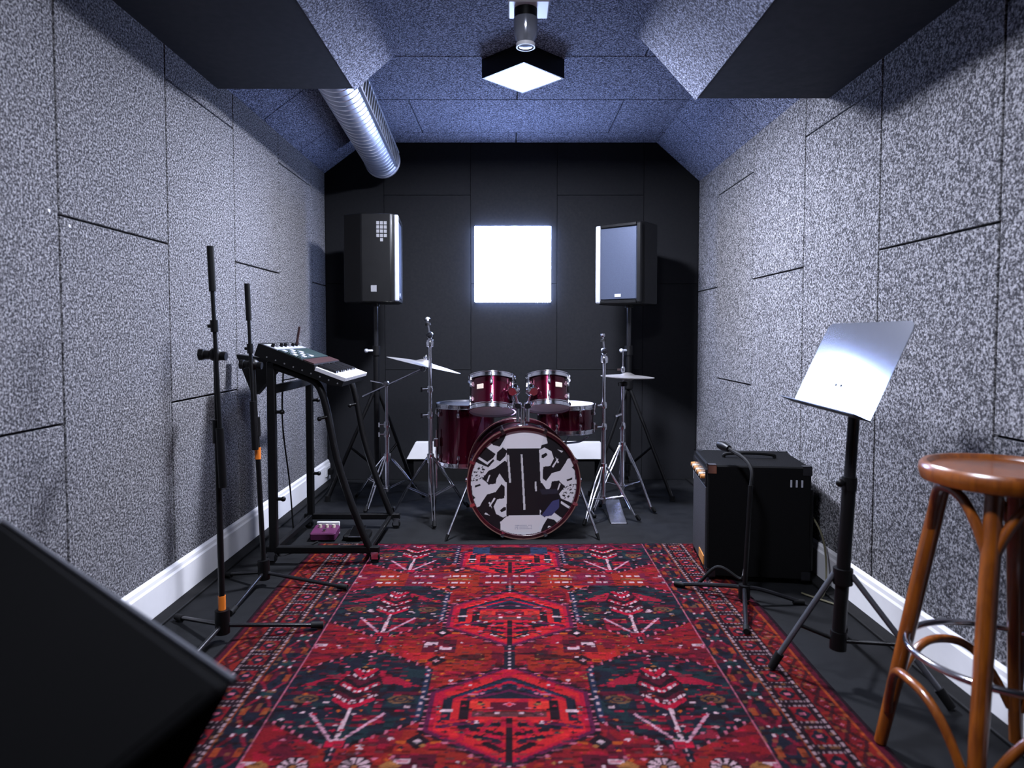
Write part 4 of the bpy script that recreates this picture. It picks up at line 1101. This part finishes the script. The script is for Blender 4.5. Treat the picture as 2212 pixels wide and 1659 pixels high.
# ------------------------------------------------------------------ microphone stands on the left
def mic_stand(base, top, legs, boom, tape_z, label, hubz=0.03):
    bx, by = base; tx, ty, tz = top
    t = thing('microphone_stand', (bx, by, 0), label, 'stand', 'black microphone stands by the left wall')
    B = Vector((bx, by, 0)); T = Vector((tx, ty, tz)); at_ = lambda z: B.lerp(T, z / tz)
    MB().tube(at_(0.03), at_(boom['z0'] - 0.25), 0.0105).build('lower_pole', 'black', t)
    MB().tube(at_(boom['z0'] - 0.25), at_(boom['z0']), 0.0080).build('upper_pole', 'black', t)
    cl = MB().tube(at_(boom['z0'] - 0.30), at_(boom['z0'] - 0.22), 0.0165).build('height_clutch', 'black', t)
    c = at_(boom['z0'])
    MB().ball(c, 0.024).tube(c - Vector((0.036, 0, 0)), c + Vector((0.036, 0, -0.006)), 0.015).build('boom_clamp', 'black', t)
    MB().tube(c - Vector((0.036, 0.004, 0)), c - Vector((0.052, 0.004, 0)), 0.021, n=6).build('clamp_knob', 'black', t)
    b0 = c + Vector((boom['dx'], -0.03, boom['low'] - boom['z0'])); b1 = Vector((tx, ty - 0.02, tz))
    MB().tube(b0, b1, 0.0072).build('boom_arm', 'black', t)
    u = (b1 - b0).normalized()
    MB().tube(b1 - u * 0.15, b1, 0.0115).build('boom_grip', 'rubber', t)
    MB().tube(b0, b0 + u * 0.20, 0.0135).build('counterweight', 'black', t)
    e = b1 - u * 0.265
    MB().tube(e - u * 0.02, e + u * 0.02, 0.013).tube(e, e + Vector((-0.022, 0, 0)), 0.006).build('boom_joint', 'black', t)
    hub = at_(0.075)
    MB().tube(at_(0.028), at_(0.11), 0.024, n=14).build('hub', 'black', t)
    for fx, fy in legs:
        f = Vector((fx, fy, 0.013 + (RZ + 0.001 if fx > -0.975 else 0))); d = (f - B); d.z = 0; d.normalize()
        lg = MB().tube(hub + d * 0.018 - Vector((0, 0, 0.02)), f, 0.0075).build('leg', 'black_gloss', t)
        MB().tube(f - d * 0.03 + Vector((0, 0, 0.003)), f + d * 0.012, 0.0115).build('rubber_foot', 'rubber', lg)
    p = at_(tape_z) 
    MB().tube(p - Vector((0, 0, 0.024)), p + Vector((0, 0, 0.024)), 0.0125).build('tape_band', 'orange', t)
    return t
mic_stand((-0.990, 2.302), (-0.998, 2.300, 1.345), [(-0.680, 2.385), (-1.225, 2.47), (-1.02, 2.02)], dict(z0=0.985, dx=0.030, low=0.54), 0.135, 'taller black microphone stand with folded-up boom and low orange tape')
mic_stand((-1.034, 2.823), (-1.076, 2.815, 1.260), [(-0.680, 2.748), (-1.235, 2.92), (-1.05, 2.52)], dict(z0=0.93, dx=0.014, low=0.58), 0.560, 'shorter black microphone stand with orange tape half way up, beside the keyboard stand')

# ------------------------------------------------------------------ amplifier on the right
AM = Matrix.Translation((0.835, 2.872, 0)) @ Matrix.Rotation(math.radians(-7), 4, 'Z')   # local x: depth of cabinet, y: width of its front
AW, AD, AH = 0.40, 0.42, 0.50
t = thing('bass_amplifier', tuple(AM @ Vector((AD / 2, AW / 2, 0))), 'black box-shaped amplifier cabinet with metal corners beside the right wall', 'amplifier')
MB(AM).box((0.0, 0.0, 0.022), (AD, AW, AH), 0.006).build('cabinet', 'black_tolex', t, smooth=0)
fr = MB(AM).box((-0.006, 0.022, 0.045), (0.004, AW - 0.022, 0.40), 0.002).build('grille_cloth', 'grille_cloth', t, smooth=0)
MB(AM).box((-0.008, 0.020, 0.405), (0.004, AW - 0.020, 0.478), 0.002).build('control_panel', 'black_gloss', t, smooth=0)
for i in range(7):
    MB(AM).tube((-0.008, 0.05 + i * 0.048, 0.442), (-0.024, 0.05 + i * 0.048, 0.442), 0.011, 0.009, n=12).build('knob', ('amber', 'badge')[i % 2], t)
MB(AM).box((-0.011, 0.035, 0.060), (-0.006, 0.16, 0.100), 0.001).build('name_badge', 'amber', t, smooth=0)
for xx in (0, 1):
    for yy in (0, 1):
        for zz in (0, 1):
            cx_ = xx * AD; cy_ = yy * AW; cz_ = 0.022 if zz == 0 else AH
            sx = -1 if xx else 1; sy = -1 if yy else 1; sz = 1 if zz == 0 else -1
            mb = MB(AM)
            lo = lambda c, s, l: (min(c - s * 0.002, c + s * l), max(c - s * 0.002, c + s * l))
            X0, X1 = lo(cx_, sx, 0.035); Y0, Y1 = lo(cy_, sy, 0.035); Z0, Z1 = lo(cz_, sz, 0.035)
            Xa, Xb = lo(cx_, sx, 0.002); Ya, Yb = lo(cy_, sy, 0.002); Za, Zb = lo(cz_, sz, 0.002)
            mb.box((Xa, Y0, Z0), (Xb, Y1, Z1)).box((X0, Ya, Z0), (X1, Yb, Z1)).box((X0, Y0, Za), (X1, Y1, Zb))
            mb.build('corner', 'chrome' if (xx, zz) == (0, 1) else 'black_gloss', t, smooth=0)
MB(AM).path(smooth_path([(0.10, AW / 2, AH), (0.11, AW / 2, AH + 0.016), (0.21, AW / 2, AH + 0.022), (0.31, AW / 2, AH + 0.016), (0.32, AW / 2, AH)], 5), 0.008).build('handle', 'rubber', t)
MB(AM).box((AD, 0.03, 0.05), (AD + 0.020, AW - 0.03, 0.40), 0.004).build('rear_panel', 'black', t, smooth=0)
for xx in (0.05, AD - 0.05):
    for yy in (0.05, AW - 0.05):
        MB(AM).tube((xx, yy, 0.009 if xx < 0.1 else 0.0), (xx, yy, 0.024), 0.018, n=12).build('rubber_foot', 'rubber', t)
for i in range(3):
    MB(AM).box((AD - 0.085 + i * 0.022, -0.003, AH - 0.085), (AD - 0.078 + i * 0.022, 0.0, AH - 0.055)).build('side_vent', 'bezel', t, smooth=0)

# low microphone stand in front of it
sx_, sy_ = 0.912, 2.630
t = thing('short_microphone_stand', (sx_, sy_, 0), 'low black tripod microphone stand with bent neck in front of the amplifier', 'stand')
MB().tube((sx_, sy_, 0.02), (sx_, sy_, 0.075), 0.022, n=14).build('hub', 'black', t)
MB().tube((sx_, sy_, 0.03), (sx_ + 0.03, sy_ + 0.03, 0.46), 0.0095).build('pole', 'black', t)
MB().path(smooth_path([(sx_ + 0.03, sy_ + 0.03, 0.45), (sx_ + 0.04, sy_ + 0.05, 0.515), (sx_ + 0.03, sy_ + 0.11, 0.552), (sx_ + 0.0, sy_ + 0.21, 0.575)], 6), 0.008).build('gooseneck', 'rubber', t)
MB().path([(sx_ + 0.0, sy_ + 0.21, 0.575), (sx_ - 0.012, sy_ + 0.245, 0.580), (sx_ - 0.022, sy_ + 0.27, 0.583)], [0.014, 0.020, 0.016], n=12).build('mic_clip', 'black', t)
for fx, fy in ((0.822, 2.345), (0.690, 2.790), (1.13, 2.62)):
    f = Vector((fx, fy, RZ + 0.0125 if fx < 0.97 else 0.011)); d = f - Vector((sx_, sy_, 0)); d.z = 0; d.normalize()
    lg = MB().path(smooth_path([(sx_, sy_, 0.062), Vector((sx_, sy_, 0.058)) + d * 0.06, f], 6), 0.0085).build('leg', 'black_gloss', t)
    MB().tube(f - d * 0.03 + Vector((0, 0, 0.002)), f + d * 0.012, 0.0105).build('rubber_foot', 'rubber', lg)
# jack lead hanging in front of the cabinet
t = thing('jack_lead', (0.94, 2.70, 0), 'black lead with a pale taped end hanging in front of the amplifier', 'cable')
MB().path(smooth_path([(0.957, 2.715, 0.30), (0.950, 2.70, 0.235), (0.945, 2.695, 0.20)], 6), 0.0045).build('plug_sleeve', 'sticker', t)
MB().path(smooth_path([(0.945, 2.695, 0.20), (0.935, 2.69, 0.12), (0.930, 2.69, 0.09)], 6), 0.0072).build('plug_barrel', 'sticker', t)
MB().path(smooth_path([(0.930, 2.69, 0.09), (0.915, 2.70, 0.075), (0.84, 2.735, 0.11), (0.78, 2.78, 0.030), (0.80, 2.85, 0.012)], 8), 0.0068).build('lead', 'rubber', t)
tag(MB().path(smooth_path([(1.285, 2.93, 0.30), (1.29, 2.80, 0.22), (1.285, 2.745, 0.10), (1.24, 2.68, 0.008), (1.18, 2.72, 0.006), (1.30, 2.55, 0.006)], 8), 0.0042, n=6).build('cable', 'olive_cable'), 'thin olive cable dropping behind the amplifier to the floor', 'cable')

# ------------------------------------------------------------------ music stand
t = thing('music_stand', (0.985, 2.03, 0), 'black music stand with a shiny tilted metal desk by the right wall', 'music stand')
bf, bn = Vector((0.968, 2.33, 0.826)), Vector((0.940, 1.78, 0.826)); tf, tn = Vector((1.098, 2.33, 1.088)), Vector((1.044, 1.78, 1.089))
uu = (bn - bf); wid = uu.length; uu.normalize(); vv_ = ((tf - bf) + (tn - bn)) / 2; hgt = vv_.length; vv_.normalize(); nn = uu.cross(vv_).normalized()
if nn.x > 0: nn = -nn
DM = Matrix((uu, vv_, nn)).transposed().to_4x4(); DM.translation = bf
rc = 0.030; W2, H2 = wid, hgt
outl = [(0, 0), (W2, 0)] + [(W2 - rc + rc * math.cos(a), H2 - rc + rc * math.sin(a)) for a in (0, .39, .79, 1.18, 1.57)] + [(rc - rc * math.cos(a), H2 - rc + rc * math.sin(a)) for a in (1.57, 1.18, .79, .39, 0)]
dk = MB(DM).prism(outl, -0.002, 0.0).build('desk', 'stand_metal', t, smooth=0)
MB(DM).box((-0.012, -0.004, -0.002), (W2 + 0.004, 0.0, 0.048), 0.001).build('lip', 'black', dk, smooth=0)
for dx_ in (-0.016, 0.020):
    MB(DM).tube((W2 * 0.50 + dx_, H2 * 0.28, -0.001), (W2 * 0.50 + dx_, H2 * 0.28, 0.002), 0.0042, n=8).build('rivet', 'black', dk)
pt = DM @ Vector((W2 * 0.52, H2 * 0.28, -0.003))
MB().tube(pt - nn * 0.0, pt - nn * 0.035, 0.020).build('desk_bracket', 'black', t)
pc = Vector((0.985, 2.03, 0)); ptop = Vector((1.030, 2.035, 0.88))
at2 = lambda z: pc.lerp(ptop, z / 0.88)
MB().tube(at2(0.46), at2(0.885), 0.0165).build('upper_pole', 'black_gloss', t)
MB().tube(at2(0.10), at2(0.60), 0.0195).build('lower_pole', 'black', t)
cl = MB().tube(at2(0.585), at2(0.625), 0.0215).build('height_collar', 'black', t)
MB().tube(at2(0.61), at2(0.61) + Vector((-0.03, -0.012, 0)), 0.006).ball(at2(0.61) + Vector((-0.035, -0.014, 0)), 0.013).build('knob', 'black', cl)
hb = at2(0.33)
MB().tube(hb - Vector((0, 0, 0.03)), hb + Vector((0, 0, 0.018)), 0.028, n=14).build('leg_hub', 'black', t)
MB().tube(at2(0.10), at2(0.155), 0.024, n=14).build('lower_hub', 'black', t)
for fx, fy in ((0.812, 2.088 - 0.0), (1.235, 1.87), (1.16, 2.34)):
    zg = RZ if fx < 0.95 else 0.0
    f = Vector((fx, fy, zg + 0.012)); d = f - pc; d.z = 0; d.normalize()
    p0_ = hb + d * 0.024
    lg = MB().tube(p0_, f, 0.0085).build('leg', 'stand_leg', t)
    MB().tube(f + (p0_ - f).normalized() * 0.05, f - Vector((0, 0, 0.006)), 0.014, 0.012).build('rubber_foot', 'rubber', lg)
    MB().tube(at2(0.125), p0_.lerp(f, 0.55), 0.006).build('brace', 'black', t)

# ------------------------------------------------------------------ bentwood stool
cx0, cy0 = 1.118, 1.530
t = thing('bar_stool', (cx0, cy0, 0), 'tall honey-brown bentwood bar stool with a chrome foot ring at the right', 'stool')
CT = Matrix.Translation((cx0, cy0, 0))
st_ = MB().lathe([(0, 0.718), (0.155, 0.714), (0.167, 0.718), (0.172, 0.734), (0.170, 0.750), (0.163, 0.757), (0.154, 0.757), (0.149, 0.752), (0.146, 0.7475), (0, 0.7465)], 64, CT).build('seat', 'wood', t)
A0 = math.radians(135)
ang = [A0 + i * math.pi / 2 for i in range(4)]
def lr(z): return 0.118 + (0.245 - 0.118) * (0.735 - z) / 0.735
def pol(a, r, z): return Vector((cx0 + r * math.cos(a), cy0 + r * math.sin(a), z))
for a in ang:
    MB().path([pol(a, lr(0.735), 0.724), pol(a, lr(0.5), 0.5), pol(a, lr(0.25), 0.25), pol(a, lr(0.0), 0.012 if math.cos(a) < 0 else 0.002)], [0.0175, 0.0190, 0.0180, 0.0150], n=14).build('leg', 'wood', t)
for i, a in enumerate(ang):
    for nm, ze, za, rr in (('upper_arch', 0.585, 0.706, 0.0112), ('lower_arch', 0.105, 0.264, 0.0105)):
        pts = []
        for k in range(25):
            s = k / 24
            aa = a + 0.05 + (math.pi / 2 - 0.10) * s
            z = ze + (za - ze) * (1 - abs(2 * s - 1) ** 2.6)
            r_ = lr(z) + 0.010 * math.sin(math.pi * s)
            pts.append(pol(aa, r_, z))
        MB().path(pts, rr, n=10).build(nm, 'wood', t)
rz_ = 0.318; rr_ = lr(rz_) - 0.004
MB().path([pol(2 * math.pi * k / 56, rr_, rz_) for k in range(56)], 0.0080, n=10, closed=True).build('foot_ring', 'chrome', t)

# ------------------------------------------------------------------ black loudspeaker close to the viewer, bottom left
e1 = Vector((-0.78, 0.685, 0)).normalized(); e2 = Vector((-e1.y, e1.x, 0))
if e2.y > 0: e2 = -e2          # toward the viewer
Bc = Vector((-0.300, 0.730, 0.670))
t = thing('monitor_speaker', (-0.75, 0.85, 0), 'black stage monitor close to the viewer in the lower left', 'speaker')
LN = 0.98
m = Matrix((e1, e2, Vector((0, 0, 1)))).transposed().to_4x4(); m.translation = Vector((Bc.x, Bc.y, 0))
if m.determinant() < 0: pass
def extr(pr, a, b, mat, name, parent, bevel=0.0):
    P = [(a, p[0], p[1]) for p in pr] + [(b, p[0], p[1]) for p in pr]; n = len(pr)
    return MB(m).add(P, [tuple(range(n)), tuple(range(2*n-1, n-1, -1))] + [(i, (i+1) % n, n + (i+1) % n, n + i) for i in range(n)]).build(name, mat, parent, smooth=0, bevel=bevel)
wedge = [(0.0, 0.670), (0.02, 0.672), (0.40, 0.52), (0.42, 0.44), (0.30, 0.34), (0.22, 0.34), (0.185, 0.42)]
extr(wedge, 0.0, LN, 'deep_black', 'cabinet', t, 0.008)
extr([(0.03, 0.6665), (0.39, 0.5225), (0.391, 0.525), (0.031, 0.669)], 0.012, LN - 0.012, 'deep_black', 'grille', t)
MB(m).path([(0.004, 0.0, 0.671), (LN - 0.004, 0.0, 0.671)], 0.0045, n=8).build('edge_highlight', 'stand_leg', t)  # added rod standing in for the bluish highlight along the ridge
extr([(0.20, 0.0095), (0.44, 0.0095), (0.40, 0.345), (0.22, 0.345)], 0.10, LN - 0.10, 'black_tolex', 'riser', t, 0.006)

# two bright drawing pins on the left wall
for (yy, zz, lab) in ((1.985, 1.408, 'upper of two tiny bright pins on the left wall boards'), (2.075, 1.378, 'lower of two tiny bright pins on the left wall boards')):
    tag(MB().lathe([(0, 0), (0.006, 0), (0.005, 0.003), (0, 0.0045)], 10, frame((XL - 0.0005, yy, zz), (1, 0, 0), (0, 1, 0))).build('wall_pin', 'key_white'), lab, 'pin')
